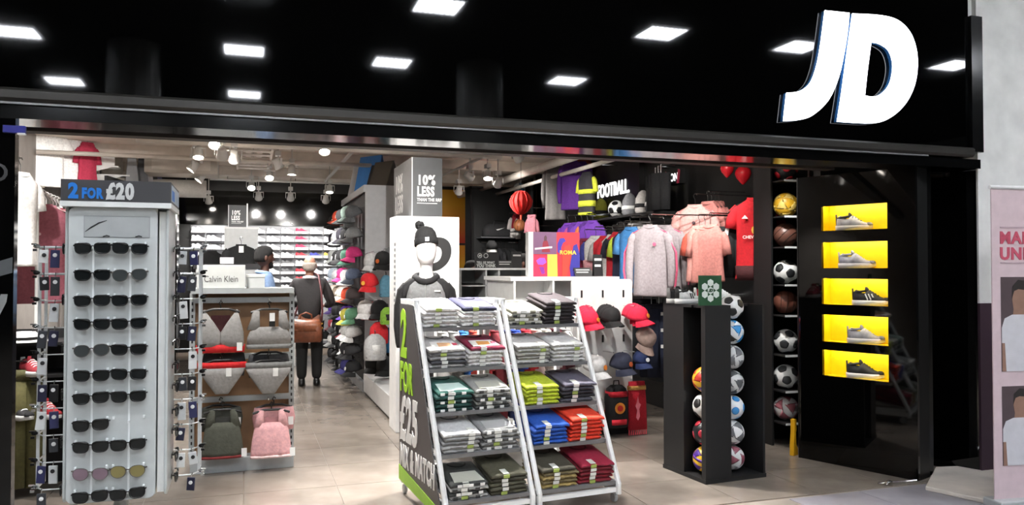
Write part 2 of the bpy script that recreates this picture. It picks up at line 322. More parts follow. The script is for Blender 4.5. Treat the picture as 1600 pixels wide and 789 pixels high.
for n, (px, py, lb) in enumerate([(326, 313, 'track spotlight turned away at lower end of left row'), (347, 240, 'small unlit-looking track spotlight below the big glare'), (366, 246, 'track spotlight facing the back next to the tray'), (404, 307, 'track spotlight facing the shoe wall, left one'), (454, 308, 'track spotlight facing the shoe wall, middle one'), (509, 312, 'track spotlight facing the shoe wall, right one'), (717, 298, 'hanging track spotlight facing the yellow poster wall'), (778, 286, 'track spotlight facing back beside the red paper lantern')]):
    p = spx(px, py, 2.85); spot(lb, p, (p.x+.1, min(p.y+1.6, YB), 1.7), .5 if px < 600 else .3, 90)
# unseen row just inside the shopfront, added to light the front displays
for n, (x, ax, ay, az, w, lb) in enumerate([(-1.6, -2.2, 6.6, 1.2, .8, 'above the mauve shirts'), (-.3, -.1, 7.3, .8, .35, 'above the underwear stand'), (.7, 1.2, 5.3, .6, 1.7, 'above the left ladder stand'), (1.6, 1.5, 5.4, .7, 1.7, 'between the ladder stands'), (2.2, 2.1, 5.2, .5, 1.6, 'above the right ladder stand'), (2.9, 2.9, 7.6, 1.0, .5, 'above the red cap stand'), (3.8, 4.4, 7.8, 1.2, .35, 'above the football balls')]):
    spot('track spotlight in the unseen row added behind the beam, '+lb, (x, 6.1, 3.06), (ax, ay, az), w, 80)

# second unseen row, added to brighten the display fronts, aimed into the shop
tk = thing('lighting_track', 'white lighting track added unseen behind the fascia, nearest the doorway', 'lighting track', (0, 0, 0)); MB().bx(-2.0, 4.4, 5.38, 5.42, 3.156, 3.19).build('rail', TRK, tk)
for x in (-1.5, 1.0, 3.6): MB().tube([(x, 5.4, 3.18), (x, 5.4, ZC-.001)], .008, 6).build('hanger_rod', CHROME, tk)
for n, (x, ax, ay, az, w, lb) in enumerate([(-1.7, -2.3, 9.8, 2.3, 1.0, 'aimed at the white shirts'), (-1.2, -1.7, 6.8, 1.2, .5, 'aimed at the mauve shirts'), (-.5, .0, 7.0, .9, .22, 'aimed at the underwear stand'), (.9, 1.6, 7.5, 1.6, .8, 'aimed at the mannequin'), (1.3, 1.5, 9.6, 1.4, 1.0, 'aimed at the gondola end'), (1.8, 3.1, 7.2, 1.0, .6, 'aimed at the cap stand'), (2.5, 4.4, 8.6, 1.8, .5, 'aimed at the football wall'), (3.3, 4.6, 8.0, 2.0, .3, 'aimed at the red shirt'), (3.9, 4.7, 6.1, 1.2, .5, 'aimed at the ball shelves')]):
    spot('added unseen track spotlight nearest the doorway, '+lb, (x, 5.4, 3.06), (ax, ay, az), w, 55)
spot('track spotlight on the rear right track over the football rail', (3.15, 9.2, 3.06), (4.6, 10.2, 1.9), .55, 80)
spot('track spotlight on the rear right track over the far shirts', (3.15, 11.4, 3.06), (4.7, 12.2, 2.2), .6, 80)
spot('track spotlight added on the left to brighten the high white shirts', (-1.0, 8.3, 3.06), (-2.3, 10.4, 2.3), 1.6, 60)  # extra lamp added to brighten the shirts on the left wall
spot('track spotlight over the cap gondola aisle', (.4, 10.9, 3.06), (1.4, 11.4, 1.3), .7, 80)
def mix(a, b, t):
    A_, B_ = [int(a[i:i+2], 16) for i in (1, 3, 5)], [int(b[i:i+2], 16) for i in (1, 3, 5)]
    return '#%02x%02x%02x' % tuple(int(p+(q-p)*t) for p, q in zip(A_, B_))
# ================================================================ REUSABLE THINGS
# --- trainer: toe to +x, about 0.28 long
def foot_w(t): return .038+.012*math.sin(PI*min(1, t*1.15))+(.006 if t > .55 else 0)-(.03*max(0, t-.82)/.18)**1.0
def sole_mesh(th=.03):
    rings = []
    for i in range(13):
        t = i/12; w = foot_w(t)*(.55 if i in (0,) else 1)*(.7 if i == 12 else 1); x = .285*t; lift = .012*max(0, (t-.75)/.25)**2
        rings.append([(x, -w, lift), (x, w, lift), (x, w*1.04, th*.6+lift*.5), (x, w, th), (x, -w, th), (x, -w*1.04, th*.6+lift*.5)])
    return MB().loft(rings).mesh('sole', True)
UPH = [.078, .094, .09, .076, .074, .094, .09, .077, .063, .053, .047, .043, .03]
def upper_mesh():
    rings = []
    for i in range(13):
        t = i/12; w = foot_w(t)*(.5 if i == 0 else .95)*(.6 if i == 12 else 1); h = UPH[i]; x = .006+.272*t; z = .024; rg = []
        for k in range(9):
            q = PI*k/8; c = math.cos(q); rg.append((x, -w*math.copysign(abs(c)**.7, c)*(1-.35*math.sin(q)**3), z+(h-z)*math.sin(q)**.75))
        rings.append(rg)
    return MB().loft(rings).mesh('upper', True)
ME_SOLE, ME_UP = sole_mesh(), upper_mesh()
ME_TONGUE = MB().pillow([(.07, .118, .016, .022), (.10, .11, .014, .022), (.112, .105, .006, .016)], 10).mesh('tongue', True)
ME_COLLAR = MB().tube([(.03+.045*math.cos(q)+.03, .03*math.sin(q), .083+.006*math.cos(q)) for q in [2*PI*k/14 for k in range(14)]], .007, 6, closed=True).mesh('collar', True)
ME_LACE = MB().tube([(0, -.03, -.012), (0, -.012, .002), (0, .012, .002), (0, .03, -.012)], .0042, 5).mesh('lace')
ME_STRIPE = MB().box((0, 0, 0), (.009, .002, .042)).mesh('stripe')
ME_OPEN = MB().lathe([(.001, 0), (1, 0), (1, .004), (.001, .005)], 16, T((.062, 0, .084), (0, .08, 0), (.04, .024, 1))).mesh('shoe_opening')
ME_HEEL = MB().pillow([(.035, .006, .004, .02), (.07, .005, .005, .02), (.102, .003, .005, .015)], 10).mesh('heel_tab', True)
ME_TOE = MB().pillow([(.028, .262, .024, .034), (.04, .26, .022, .031), (.048, .255, .014, .022)], 14).mesh('toe_cap', True)
def trainer(label, loc, rot, up, sole, lace='#ffffff', collar=None, stripe=None, full=True, group=None, sc=1.0, cat='trainer', hz=1.2):
    t = thing('trainer', label, cat, loc, rot, group); t.scale = (sc, sc, sc*hz)
    put('sole', ME_SOLE, mat(sole, .5), t); put('upper', ME_UP, mat(up, .75, 'fabric'), t)
    if full:
        put('tongue', ME_TONGUE, mat(collar or up, .8, 'fabric'), t); put('collar', ME_COLLAR, mat(collar or up, .8, 'fabric'), t)
        for k in range(4): put('lace', ME_LACE, mat(lace, .8), t, (.135+.02*k, 0, .088-.010*k))
        put('shoe_opening', ME_OPEN, mat('#1c1b1a', .9), t); put('heel_tab', ME_HEEL, mat(collar or lace, .8, 'fabric'), t); put('toe_cap', ME_TOE, mat(mix(up, '#000000', .18), .8, 'fabric'), t)
        if stripe:
            for k in range(3):
                for s in (-1, 1): put('stripe', ME_STRIPE, mat(stripe, .6), t, (.115+.024*k, s*(.0465), .052), (0, -.5, 0))
    return t
# --- cap: crown over origin, peak to -y
def crown_mesh():
    rings = []
    for i in range(8):
        q = (PI/2)*i/7; rr = math.cos(q)**.8 if i < 7 else .03; z = .115*math.sin(q)
        rings.append([(.083*rr*math.cos(a), .095*rr*math.sin(a)-(.012*math.sin(q)*(math.sin(a) < 0)), z*(1.06 if math.sin(a) < -.2 else 1)) for a in [2*PI*k/18 for k in range(18)]])
    return MB().loft(rings).mesh('crown', True)
def peak_mesh():
    def pt(u, v, off):
        a = math.radians(-90+(v-.5)*150); r0 = Vector((.083*math.cos(a), .095*math.sin(a), 0)); L = .075*math.cos((v-.5)*PI*.93)
        p = r0+Vector((0, -L*u, 0)); p.z = .012-.02*u-.9*(p.x**2)/.083*(.35+.4*u)+off; return tuple(p)
    mb = MB(); mb.sheet(lambda u, v: pt(u, v, .004), 4, 12); mb.sheet(lambda u, v: pt(u, v, 0), 4, 12)
    return mb.mesh('peak', True)
ME_CROWN, ME_PEAK = crown_mesh(), peak_mesh()
ME_BUTTON = MB().sphere((0, 0, .118), (.008, .008, .005), 8, 6).mesh('button', True)
ME_EMB = MB().lathe([(.001, 0), (.02, 0), (.02, .004), (.001, .005)], 12).mesh('emblem')
ME_SEAM = MB().tube([(0, .095*math.cos(q)*1.01, .117*math.sin(q)) for q in [PI*k/12 for k in range(13)]], .0022, 4).mesh('seam')
def cap(label, loc, rot, col, peak=None, emb=None, group=None, sc=1.0, full=False):
    t = thing('baseball_cap', label, 'cap', loc, rot, group); t.scale = (sc, sc, sc)
    put('crown', ME_CROWN, fab(col), t); put('peak', ME_PEAK, fab(peak or col), t); put('button', ME_BUTTON, fab(col), t)
    if emb: put('emblem', ME_EMB, mat(emb, .6), t, (0, -.098, .05), (PI/2-.35, 0, 0))
    if full:
        for a in (0, PI/3, 2*PI/3): put('seam', ME_SEAM, fab(peak or col), t, (0, 0, 0), (0, 0, a))
    return t
# --- folded T-shirt: x across, front fold at y=0, depth to +y
TW, TD, TH = .25, .34, .026
def tee_mesh(seed):
    rr = random.Random(seed); rings = []
    jx = rr.uniform(-.008, .008)
    for i in range(11):
        x = -TW/2+TW*i/10+jx; e = 1-.25*(abs(i-5)/5)**6; h = TH*e; rg = []
        nz = [rr.uniform(-.0025, .0025) for _ in range(12)]; fy = rr.uniform(-.004, .004)
        prof = [(fy+.012, 0), (fy+.003, h*.2), (fy, h*.5), (fy+.003, h*.8), (fy+.014, h), (.1, h*1.05), (.2, h*1.04), (.3, h), (TD-.01, h*.85), (TD, h*.5), (TD-.01, .1*h), (.2, 0)]
        for k, (y, z) in enumerate(prof): rg.append((x, y, max(0, z+(nz[k] if 3 < k < 9 else 0))))
        rings.append(rg)
    return MB().loft(rings).mesh('folded_body', True)
ME_TEE = [tee_mesh(s) for s in range(5)]
ME_FOLD = MB().tube([(-TW/2+.012, .001, .012), (0, -.001, .0125), (TW/2-.012, .001, .012)], .0028, 4).mesh('fold_line')
ME_STICK = MB().bx(-.021, .021, -.005, .0, .003, TH-.002).mesh('size_sticker')
ME_STOP = MB().bx(-.02, .02, .005, .075, TH*1.06, TH*1.06+.002).mesh('top_sticker')
ME_NECK = MB().tube([(.06*math.cos(q), TD-.05-.05*math.sin(q), TH+.001) for q in [PI*k/10 for k in range(11)]], .006, 6).mesh('collar')
ME_PRINT = MB().prism([(-.1, .02), (.1, .02), (.085, .16), (-.085, .16)], TH*1.06, TH*1.06+.0025, M=Matrix(((1, 0, 0, 0), (0, 0, 1, 0), (0, 1, 0, 0), (0, 0, 0, 1)))).mesh('print')
ME_PRINT2 = MB().prism([(-.055, .04), (.035, .05), (.05, .12), (-.04, .13)], TH*1.1, TH*1.1+.003, M=Matrix(((1, 0, 0, 0), (0, 0, 1, 0), (0, 1, 0, 0), (0, 0, 0, 1)))).mesh('print')
# --- hanger and shirts: origin at the shoulder line, hanging down, front to -y
ME_HANG = MB().tube([(.0, 0, -.02), (.0, 0, .05), (-.014, 0, .068), (-.022, 0, .088), (-.01, 0, .108), (.014, 0, .108), (.024, 0, .092)], .004, 6).tube([(-.2, 0, -.075), (-.1, 0, -.035), (0, 0, -.012), (.1, 0, -.035), (.2, 0, -.075)], .007, 6).mesh('hanger')
SHM = {}
def shirt_meshes(w, h, dep, long, v):
    key = (round(w, 2), round(h, 2), dep, long, v)
    if key in SHM: return SHM[key]
    hw = w/2; ph = v*1.7; sk = min(1, w/.46)**1.0*.88
    rows = [(-.005, 0, .068, .03), (-.03, 0, .09, .035), (-.055, 0, hw*.72, dep*.75), (-.09, 0, hw*.95, dep), (-.16, 0, hw*.97, dep*1.05), (-.26, 0, hw*.93, dep), (-.4, 0, hw*.92, dep), (-h*.8, 0, hw*.95, dep), (-h*.97, 0, hw, dep*1.1), (-h, 0, hw*.99, dep)]
    if h < .5: rows = rows[:6]+[(-h*.95, 0, hw*.95, dep), (-h, 0, hw*.95, dep)]
    body = MB().pillow(rows, 28, .75, min(.016, dep*.3), 42, ph).mesh('body', True); sl = {}
    for s in (-1, 1):
        if long: pts = [(s*hw*.8, 0, -.10), (s*hw*1.0, 0, -.15), (s*(hw+.04*sk), 0, -.3), (s*(hw+.05*sk), -.01, -.46), (s*(hw+.04*sk), -.01, -.6), (s*(hw+.035*sk), 0, -.64)]; rr = [sk*q for q in (.07, .075, .065, .056, .045, .04)]
        else: pts = [(s*hw*.8, 0, -.10), (s*hw*1.0, 0, -.14), (s*(hw+.035*sk), 0, -.22), (s*(hw+.055*sk), 0, -.30)]; rr = [sk*q for q in (.07, .078, .078, .08)]
        sl[s] = MB().tube(pts, rr, 12, M=T(sc=(1, max(.4, dep/.075), 1))).mesh('sleeve', True)
    col = MB().tube([(.072*math.cos(q), -.0-.036*math.sin(q)*1.05, -.008-.03*max(0, math.sin(q))) for q in [2*PI*k/16 for k in range(16)]], .008, 6, closed=True).mesh('collar', True)
    SHM[key] = (body, sl[-1], sl[1], col); return SHM[key]
def shirt(label, loc, rotz, col, w=.46, h=.68, dep=.04, long=False, sleeve=None, collar=None, v=0, hang='#111111', name='t_shirt', cat='shirt', group=None, stripes=None, emb=None, bands=None):
    t = thing(name, label, cat, loc, rotz, group); b, s1, s2, c = shirt_meshes(w, h, dep, long, v)
    body = put('body', b, fab(col), t); put('sleeve', s1, fab(sleeve or col), t); put('sleeve', s2, fab(sleeve or col), t); put('collar', c, fab(collar or col), t)
    put('hanger', ME_HANG, mat(hang, .4), t, sc=(w/.46, 1, 1))
    if stripes:
        for s in (-1, 1):
            for k in (-1, 0, 1):
                y = k*.014
                if long: MB().tube([(s*(w*.3), y-.01, -.052), (s*(w/2*.97), y-.012, -.085), (s*(w/2+.085), y-.01, -.28), (s*(w/2+.095), y-.012, -.46), (s*(w/2+.075), y-.01, -.62)], .0055, 4).build('stripe', fab(stripes), t)
                else: MB().tube([(s*(w*.3), y-.01, -.05), (s*(w/2*.95), y-.012, -.082), (s*(w/2+.06), y-.01, -.15)], .0055, 4).build('stripe', fab(stripes), t)
    if emb:
        for (ex, ez, er, ec) in emb: put('emblem', ME_EMB, mat(ec, .6), t, (ex, -dep*1.12-.018, ez), (PI/2, 0, 0), (er/.02, er/.02, 1.5))
    if bands:
        hw = w/2
        for z0, z1, bc in bands:
            MB().pillow([(z0, 0, hw*1.02, dep*1.12+.014), (z1, 0, hw*1.02, dep*1.12+.014)], 28, .75).build('colour_band', fab(bc), t, smooth=True)
    return t
# --- balls
ICO = []
_p = (1+5**.5)/2
for a in (-1, 1):
    for b in (-_p, _p): ICO += [Vector((0, a, b)), Vector((a, b, 0)), Vector((b, 0, a))]
ME_BALL = MB().sphere((0, 0, 0), .11, 28, 18).mesh('ball_skin', True)
def patch_mesh(n, ang, lift=.0012, name='panel', rot=0):
    rings = []
    for j in range(4):
        q = ang*j/3 if j else .01; rg = []
        for k in range(n*4):
            a = 2*PI*k/(n*4)+rot; s = math.cos(PI/n)/math.cos(((2*PI*k/(n*4)) % (2*PI/n))-PI/n); qq = q*(s*.5+.5 if n > 3 else s)
            rg.append(((.11+lift)*math.sin(qq)*math.cos(a), (.11+lift)*math.sin(qq)*math.sin(a), (.11+lift)*math.cos(qq)))
        rings.append(rg)
    return MB().loft(rings).mesh(name, True)
ME_PENT, ME_TRI, ME_DISC = patch_mesh(5, .40), patch_mesh(3, .62), patch_mesh(12, .33)
def ring_mesh(tilt, h, wd):
    r = math.sqrt(max(0, .1112**2-h*h)); rg = []
    for k in range(40):
        a = 2*PI*k/40; rg.append([(r*math.cos(a), r*math.sin(a), h-wd), ((r+.0012)*math.cos(a), (r+.0012)*math.sin(a), h), (r*math.cos(a), r*math.sin(a), h+wd)])
    return MB().loft([list(x) for x in rg], False, T(rot=(tilt, 0, 0)), True).mesh('seam', True)
ME_R0, ME_R1, ME_R2, ME_RB = ring_mesh(0, 0, .0025), ring_mesh(PI/2, .055, .0025), ring_mesh(PI/2, -.055, .0025), ring_mesh(.3, .02, .014)
def ball(label, loc, kind='pent', base='#e9e9e6', acc='#151515', acc2=None, spin=0, group=None, r=.11):
    t = thing('football' if kind != 'basket' else 'basketball', label, 'ball', (loc[0], loc[1], loc[2]), (spin*.7, spin*.4, spin), group); t.scale = (r/.11,)*3
    put('ball_skin', ME_BALL, mat(base, .4), t); am = mat(acc, .4)
    if kind == 'basket':
        for m in (ME_R0, ME_R1, ME_R2): put('seam', m, am, t)
        put('seam', ME_R0, am, t, rot=(PI/2, 0, 0))
    else:
        me = {'pent': ME_PENT, 'tri': ME_TRI, 'disc': ME_DISC, 'band': ME_TRI}[kind]
        for i, v in enumerate(ICO):
            put('panel', me, mat(acc2, .4) if acc2 and i % 2 else am, t, rot=v.to_track_quat('Z', 'Y').to_euler())
        if kind == 'band':
            put('band', ME_RB, mat(acc2 or acc, .4), t)
    return t
# --- sunglasses: front to -y, hinges at +-0.068
def lens_out(cx, rnd):
    out = []
    for k in range(20):
        q = 2*PI*k/20; c, s = math.cos(q), math.sin(q); e = .62 if not rnd else .95
        x = .0295*math.copysign(abs(c)**e, c)*(1+.10*s); z = .0215*math.copysign(abs(s)**(.8 if not rnd else 1), s)*(1 if not rnd else 1.15)
        out.append((cx+x, z+(.002*(abs(x)/.03) if s > 0 else 0)))
    return out
def sg_mesh(rnd):
    fr = MB(); ln = []
    for s in (-1, 1):
        o = lens_out(s*.0365, rnd); bow = lambda x: .006*(x/.07)**2
        fr.tube([(x, bow(x), z) for x, z in o], .0030 if not rnd else .0018, 6, closed=True)
        ln.append(MB().prism([(s*.0365+(x-s*.0365)*.96, z*.96) for x, z in o], .0005, .002).mesh('lens'))
        fr.tube([(s*.064, .004, .014), (s*.070, .006, .014), (s*.071, .016, .013)], .0035, 6)
    fr.tube([(-.010, 0, .008), (0, -.002, .011), (.010, 0, .008)], .0026, 6)
    if not rnd:
        fr.tube([(-.067, .005, .019), (-.036, .0, .0215), (-.008, -.001, .015)], .0032, 6).tube([(.067, .005, .019), (.036, .0, .0215), (.008, -.001, .015)], .0032, 6)
    return fr.mesh('frame', True), ln
SG = [sg_mesh(False), sg_mesh(True)]
ME_TEMP = [MB().tube([(s*.071, .012, .013), (s*.066, .018+.002*s, .012), (-s*.02, .020+.003*s, .006), (-s*.045, .018+.003*s, -.008)], .0024, 5).mesh('temple') for s in (-1, 1)]
def sunglasses(label, loc, rot, lens='#141617', frame='#0b0b0b', rnd=0, group=None):
    t = thing('sunglasses', label, 'sunglasses', loc, rot, group); fm, ln = SG[rnd]
    put('frame', fm, mat(frame, .3), t)
    for l in ln: put('lens', l, mat(lens, .12, 'gloss'), t)
    for m in ME_TEMP: put('temple', m, mat(frame, .35), t)
    return t
def rrect(x0, x1, z0, z1, r, n=6):
    out = []
    for cx, cz, a0 in ((x1-r, z0+r, -PI/2), (x1-r, z1-r, 0), (x0+r, z1-r, PI/2), (x0+r, z0+r, PI)):
        for k in range(n+1): a = a0+PI/2*k/n; out.append((cx+r*math.cos(a), cz+r*math.sin(a)))
    return out
def arm(t, end):      # a chrome arm from the hanger hook back to the wall, in the thing's own frame
    c, s = math.cos(-t.rotation_euler.z), math.sin(-t.rotation_euler.z); v = Vector(end)-Vector(t.location); e = (v.x*c-v.y*s, v.x*s+v.y*c, v.z)
    MB().tube([(0, 0, .107), (e[0], e[1], .107)], .007, 6).build('wall_arm', CHROME, t)
# ================================================================ SUNGLASSES STAND
ss = thing('sunglasses_stand', 'tall white sunglasses stand with grey price topper at the doorway', 'display stand', (-.52, 3.955, 0))
PW = mat('#bfc4c3', .3); PW2 = mat('#dfe1df', .3)
MB().lathe([(.24, 0), (.24, .02), (.05, .05), (.035, .06)], 28).build('base', GREYM, ss, smooth=False)
MB().tube([(0, 0, .05), (0, 0, .6)], .03, 14).build('pole', GREYM, ss, smooth=True)
MB().bx(-.155, .155, -.155, .155, .62, 1.87).build('core', PW2, ss)
PN = rrect(-.172, .172, .615, 1.862, .03)
for nm, rz, off in [('front_panel', 0, -.188), ('side_panel', PI/2, .196), ('side_panel', -PI/2, -.196), ('back_panel', PI, .2)]:
    M = T(rot=(0, 0, rz)); loc = {'front_panel': (-.014, -.188, 0), 'back_panel': (0, .2, 0)}.get(nm, (off, .0, 0))
    pn = MB().prism(PN, -.006, .006).build(nm, PW, ss, loc, (0, 0, rz), bevel=.003)
    MB().bx(-.16, .16, .007, .034, .63, 1.85).build('frame_block', PW2, pn)
tp = MB().bx(-.212, .212, -.215, .215, 1.885, 1.975).build('topper', mat('#39393b', .45), ss)
MB().bx(-.214, .214, -.217, .217, 1.862, 1.884).build('topper_rim', PW2, ss)
BLUE = mat('#0c6fc4', .5); LG = mat('#c4c6c4', .5)
text('2', .062, BLUE, tp, (-.183, -.2165, 1.899), bold=.07, sx=.85); text('FOR', .042, BLUE, tp, (-.133, -.2165, 1.899), bold=.08, sx=.66); text('£20', .066, LG, tp, (-.041, -.2165, 1.899), bold=.075, sx=.70)
MB().bx(.2125, .2135, -.19, .2, 1.895, 1.965).build('side_print', mat('#9fb3c4', .3), tp); MB().bx(.2136, .2142, -.17, -.05, 1.9, 1.945).build('side_figure', BLUE, tp)
pst = MB().bx(-.125, .125, -.1965, -.1945, 1.735, 1.822).build('photo_strip', mat('#a3a7a7', .35), ss); MB().bx(-.128, .128, -.1944, -.1941, 1.732, 1.825).build('strip_frame', mat('#8f9394', .4), ss)
MB().tube([(-.122, -.1975, 1.757), (-.10, -.1975, 1.775), (-.07, -.1975, 1.795), (-.04, -.1975, 1.806)], [.001, .003, .003, .001], 5).build('print_line', DARK, pst)
for x in (-.04, .085): MB().tube([(x-.014, -.1975, 1.737), (x, -.1975, 1.742), (x+.012, -.1975, 1.738)], .0025, 5).build('print_lash', BLACK, pst)
CLR = mat('#e8ecec', .15)
for x in (-.0896+.0, .053): MB().bx(x-.004, x+.004, -.198, -.1945, .64, 1.70).build('acrylic_strip', CLR, ss)
rows = [1.686, 1.573, 1.466, 1.367, 1.257, 1.152, 1.058, .945, .854, .741, .647]
me_peg = MB().box((0, 0, 0), (.008, .016, .012)).mesh('nose_peg')
LN = {3: 'grey', 9: 'violet'}
for i, z in enumerate(rows):
    for j, x in enumerate((-.0896, .053)):
        for dx in (-.058, 0, .06): put('nose_peg', me_peg, CLR, ss, (x+dx, -.203, z+.024 if dx else z+.004))
        if i == 7 and j == 1: continue
        rnd = 1 if i == 9 or (i == 1 and j == 1) or (i, j) == (4, 0) else 0
        ln = '#7a6670' if (i, j) == (9, 0) else '#80774a' if (i, j) == (9, 1) else '#3a3e3e' if (i, j) in ((1, 1), (4, 0)) else '#151819'
        kind = 'round violet-tinted' if (i, j) == (9, 0) else 'round amber-tinted' if (i, j) == (9, 1) else 'black'
        sunglasses('%s sunglasses, %s column, %s row on the stand front' % (kind, ('left', 'right')[j], ORD[i]), (-.52+x, 3.955-.221, z), (0, R.uniform(-.05, .05), R.uniform(-.04, .04)), ln, '#0b0b0b' if rnd == 0 else '#55504a', rnd, 'sunglasses on the stand front')
    for s, nm in ((1, 'right'), (-1, 'left')):
        if i % 2 == 0 or s > 0:
            sunglasses('black sunglasses, %s row on the %s side of the stand' % (ORD[i], nm), (-.52+s*.228, 3.955+(.06 if s > 0 else -.03), z), (0, 0, s*PI/2), group='sunglasses on the stand sides')
# wire accessory racks at both sides, with what hangs from them
WIRE = mat('#d5d8d7', .3, 'metal', .3)
for s, x, nm in ((-1, -.345, 'left'), (1, .315, 'right')):
    y0 = .07 if s < 0 else .15
    for yy in (y0, y0+.12): MB().bx(x-.006, x+.006, yy-.006, yy+.006, .63, 1.7).build('rack_post', WIRE, ss)
    for k in range(10):
        z = 1.695-.118*k
        MB().tube([(x, y0, z), (x-s*.03, y0-.05, z), (x-s*.11, y0-.05, z)], .006 if k < 2 else .003, 6).tube([(x, y0, z), (x, y0+.12, z)], .004, 6).build('rack_bar', WIRE, ss)
        MB().sphere((x+s*.012, y0-.01, z+.006), (.014, .012, .01), 8, 6).box((x+s*.022, y0-.012, z+.014), (.02, .012, .006)).box((x+s*.018, y0-.012, z-.012), (.016, .01, .01)).build('hook_end', BMET if (k % 3) else CHROME, ss)
        for q in range(2):
            if (k*2+q) % 5 == 4: continue
            cc = ['#d9dad8', '#1a1a1c', '#2d2f55', '#34363a', '#c6c8c8', '#22233a'][(k+q*2+(s > 0)*2) % 6]; xx = x-s*(.028+.045*q)
            cd = thing('accessory_pack', '%s accessory pack, %s hook row on the %s wire rack, %s' % ({'#d9dad8': 'white', '#1a1a1c': 'black', '#2d2f55': 'blue', '#34363a': 'grey', '#c6c8c8': 'pale grey', '#22233a': 'navy'}[cc], ORD[k], nm, ('outer', 'inner')[q]), 'accessory', (-.52+xx, 3.955+y0-.058-q*.006, z), (0, R.uniform(-.12, .12), R.uniform(-.3, .3)), 'packs on the wire racks')
            hh = R.uniform(.055, .085)
            MB().bx(-.018, .018, -.005, .005, -.014-hh, -.012).build('card', mat(cc, .4), cd, bevel=.002); MB().tube([(0, 0, -.013), (0, 0, .0), (0, .01, .006)], .002, 5).build('hook_loop', CHROME, cd)
            MB().lathe([(.001, 0), (.009, 0), (.009, .003), (.001, .004)], 10).build('printed_dot', WHITE if cc[1] in '123' else DARK, cd, (0, -.0055, -.035), (PI/2, 0, 0))
# ================================================================ UNDERWEAR STAND
uo = Vector((.02, 6.69, 0)); US = thing('underwear_stand', 'low grey underwear stand with wooden back board beside the sunglasses stand', 'display stand', uo)
UG = mat('#a9aeaf', .4); WOODM = mat('#8d6c4e', .5, 'wood')
def zU(y, d=6.45): return EYE-(y-420)*d/F_PX
MB().bx(-.42, .36, .0, .42, 0, .11).build('base', UG, US, bevel=.004); MB().bx(-.41, .345, .14, .16, .11, 1.42).build('back_board', WOODM, US)
MB().bx(-.42, .355, -.02, .4, 1.405, 1.445).build('top_rail', UG, US)
for x in (-.415, .345):
    up = MB().bx(x-.02, x+.02, .1, .14, .11, 1.405).build('upright', UG, US)
    for k in range(24): MB().bx(x-.006, x+.006, .0985, .1, .16+.05*k, .185+.05*k).build('slot', BLACK, up)
for z in (1.35, .90, .565):
    MB().bx(-.40, .33, .06, .09, z-.022, z+.022).build('cross_bar', UG, US)
    for x in (-.2, .16): MB().tube([(x, .06, z), (x, -.08, z-.0), (x, -.085, z+.015)], .005, 6).build('hook_arm', CHROME, US)
sg_ = thing('brand_sign', 'white sign board with thin grey lettering on top of underwear stand', 'sign', uo+Vector((-.2, .02, 1.446)))
MB().bx(-.18, .18, 0, .04, 0, .185).build('board', mat('#d3d6d4', .4), sg_, bevel=.003); text('Calvin Klein', .052, mat('#4a4a4a', .5), sg_, (0, -.001, .05), align='CENTER', sx=.74, ext=.001, name='lettering')
bxx = thing('white_box', 'pale grey storage box behind the sign board on underwear stand', 'box', uo+Vector((.06, .1, 1.446)))
MB().bx(-.07, .07, 0, .2, 0, .1).build('box_body', mat('#c9cccb', .4), bxx); MB().bx(-.075, .075, -.005, .205, .085, .11).build('lid', mat('#d6d8d6', .4), bxx, bevel=.003)
HNG = mat('#0c0c0c', .4)
def ug(px, py, label, name, cat, yy=6.60):
    p = atY(px, py, yy); t = thing(name, label, cat, p); 
    MB().tube([(0, 0, 0), (0, 0, .03), (-.012, 0, .045), (0, .0, .062), (.014, 0, .05)], .005, 6).tube([(-.14, 0, -.025), (-.06, 0, .0), (.06, 0, 0), (.14, 0, -.025)], .010, 6).build('hanger', HNG, t)
    return t
def strap(t, a, b, m, w=.011): MB().tube([a, tuple((Vector(a)+Vector(b))/2+Vector((0, -.006, 0))), b], w, 6, M=T(sc=(1, .5, 1))).build('strap', m, t, smooth=True)
GM = fab('#8b8987'); GM2 = fab('#7a7b7a'); RED = fab('#c41e22'); OLV = fab('#4a4c42'); PNK = fab('#d8a4a6')
def price(t, x, z, y=-.05): 
    MB().box((x, y, z), (.04, .002, .065)).build('price_tag', WHITE, t)
t = ug(345, 483, 'grey bra with red under-band on black hanger, top left of stand', 'bra', 'bra')
for s in (-1, 1):
    MB().pillow([(-.03, s*.115, .015, .008, 0), (-.10, s*.10, .05, .018, -.008), (-.18, s*.085, .085, .035, -.012), (-.25, s*.085, .088, .034, -.012), (-.29, s*.085, .088, .026, -.008)], 18, .85).build('cup', GM, t, smooth=True); strap(t, (s*.115, 0, -.035), (s*.12, 0, -.008), GM)
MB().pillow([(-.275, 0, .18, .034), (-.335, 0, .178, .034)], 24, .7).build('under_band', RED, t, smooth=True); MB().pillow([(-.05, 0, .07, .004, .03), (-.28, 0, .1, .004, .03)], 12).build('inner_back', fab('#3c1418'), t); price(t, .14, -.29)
t = ug(421, 483, 'plain grey sports bra on black hanger, top right of stand', 'sports_bra', 'bra')
MB().pillow([(-.14, 0, .10, .02), (-.17, 0, .145, .03, -.006), (-.22, 0, .165, .036, -.008), (-.275, 0, .17, .032)], 24, .75).build('body', GM, t, smooth=True); MB().pillow([(-.275, 0, .172, .034), (-.31, 0, .17, .034)], 24, .7).build('under_band', GM2, t, smooth=True)
for s in (-1, 1): MB().pillow([(-.01, s*.10, .028, .01), (-.08, s*.105, .034, .014), (-.16, s*.12, .05, .024)], 14).build('strap', GM, t, smooth=True)
price(t, .02, -.06); MB().box((.02, -.045, -.085), (.045, .003, .1)).build('black_tag', BLACK, t)
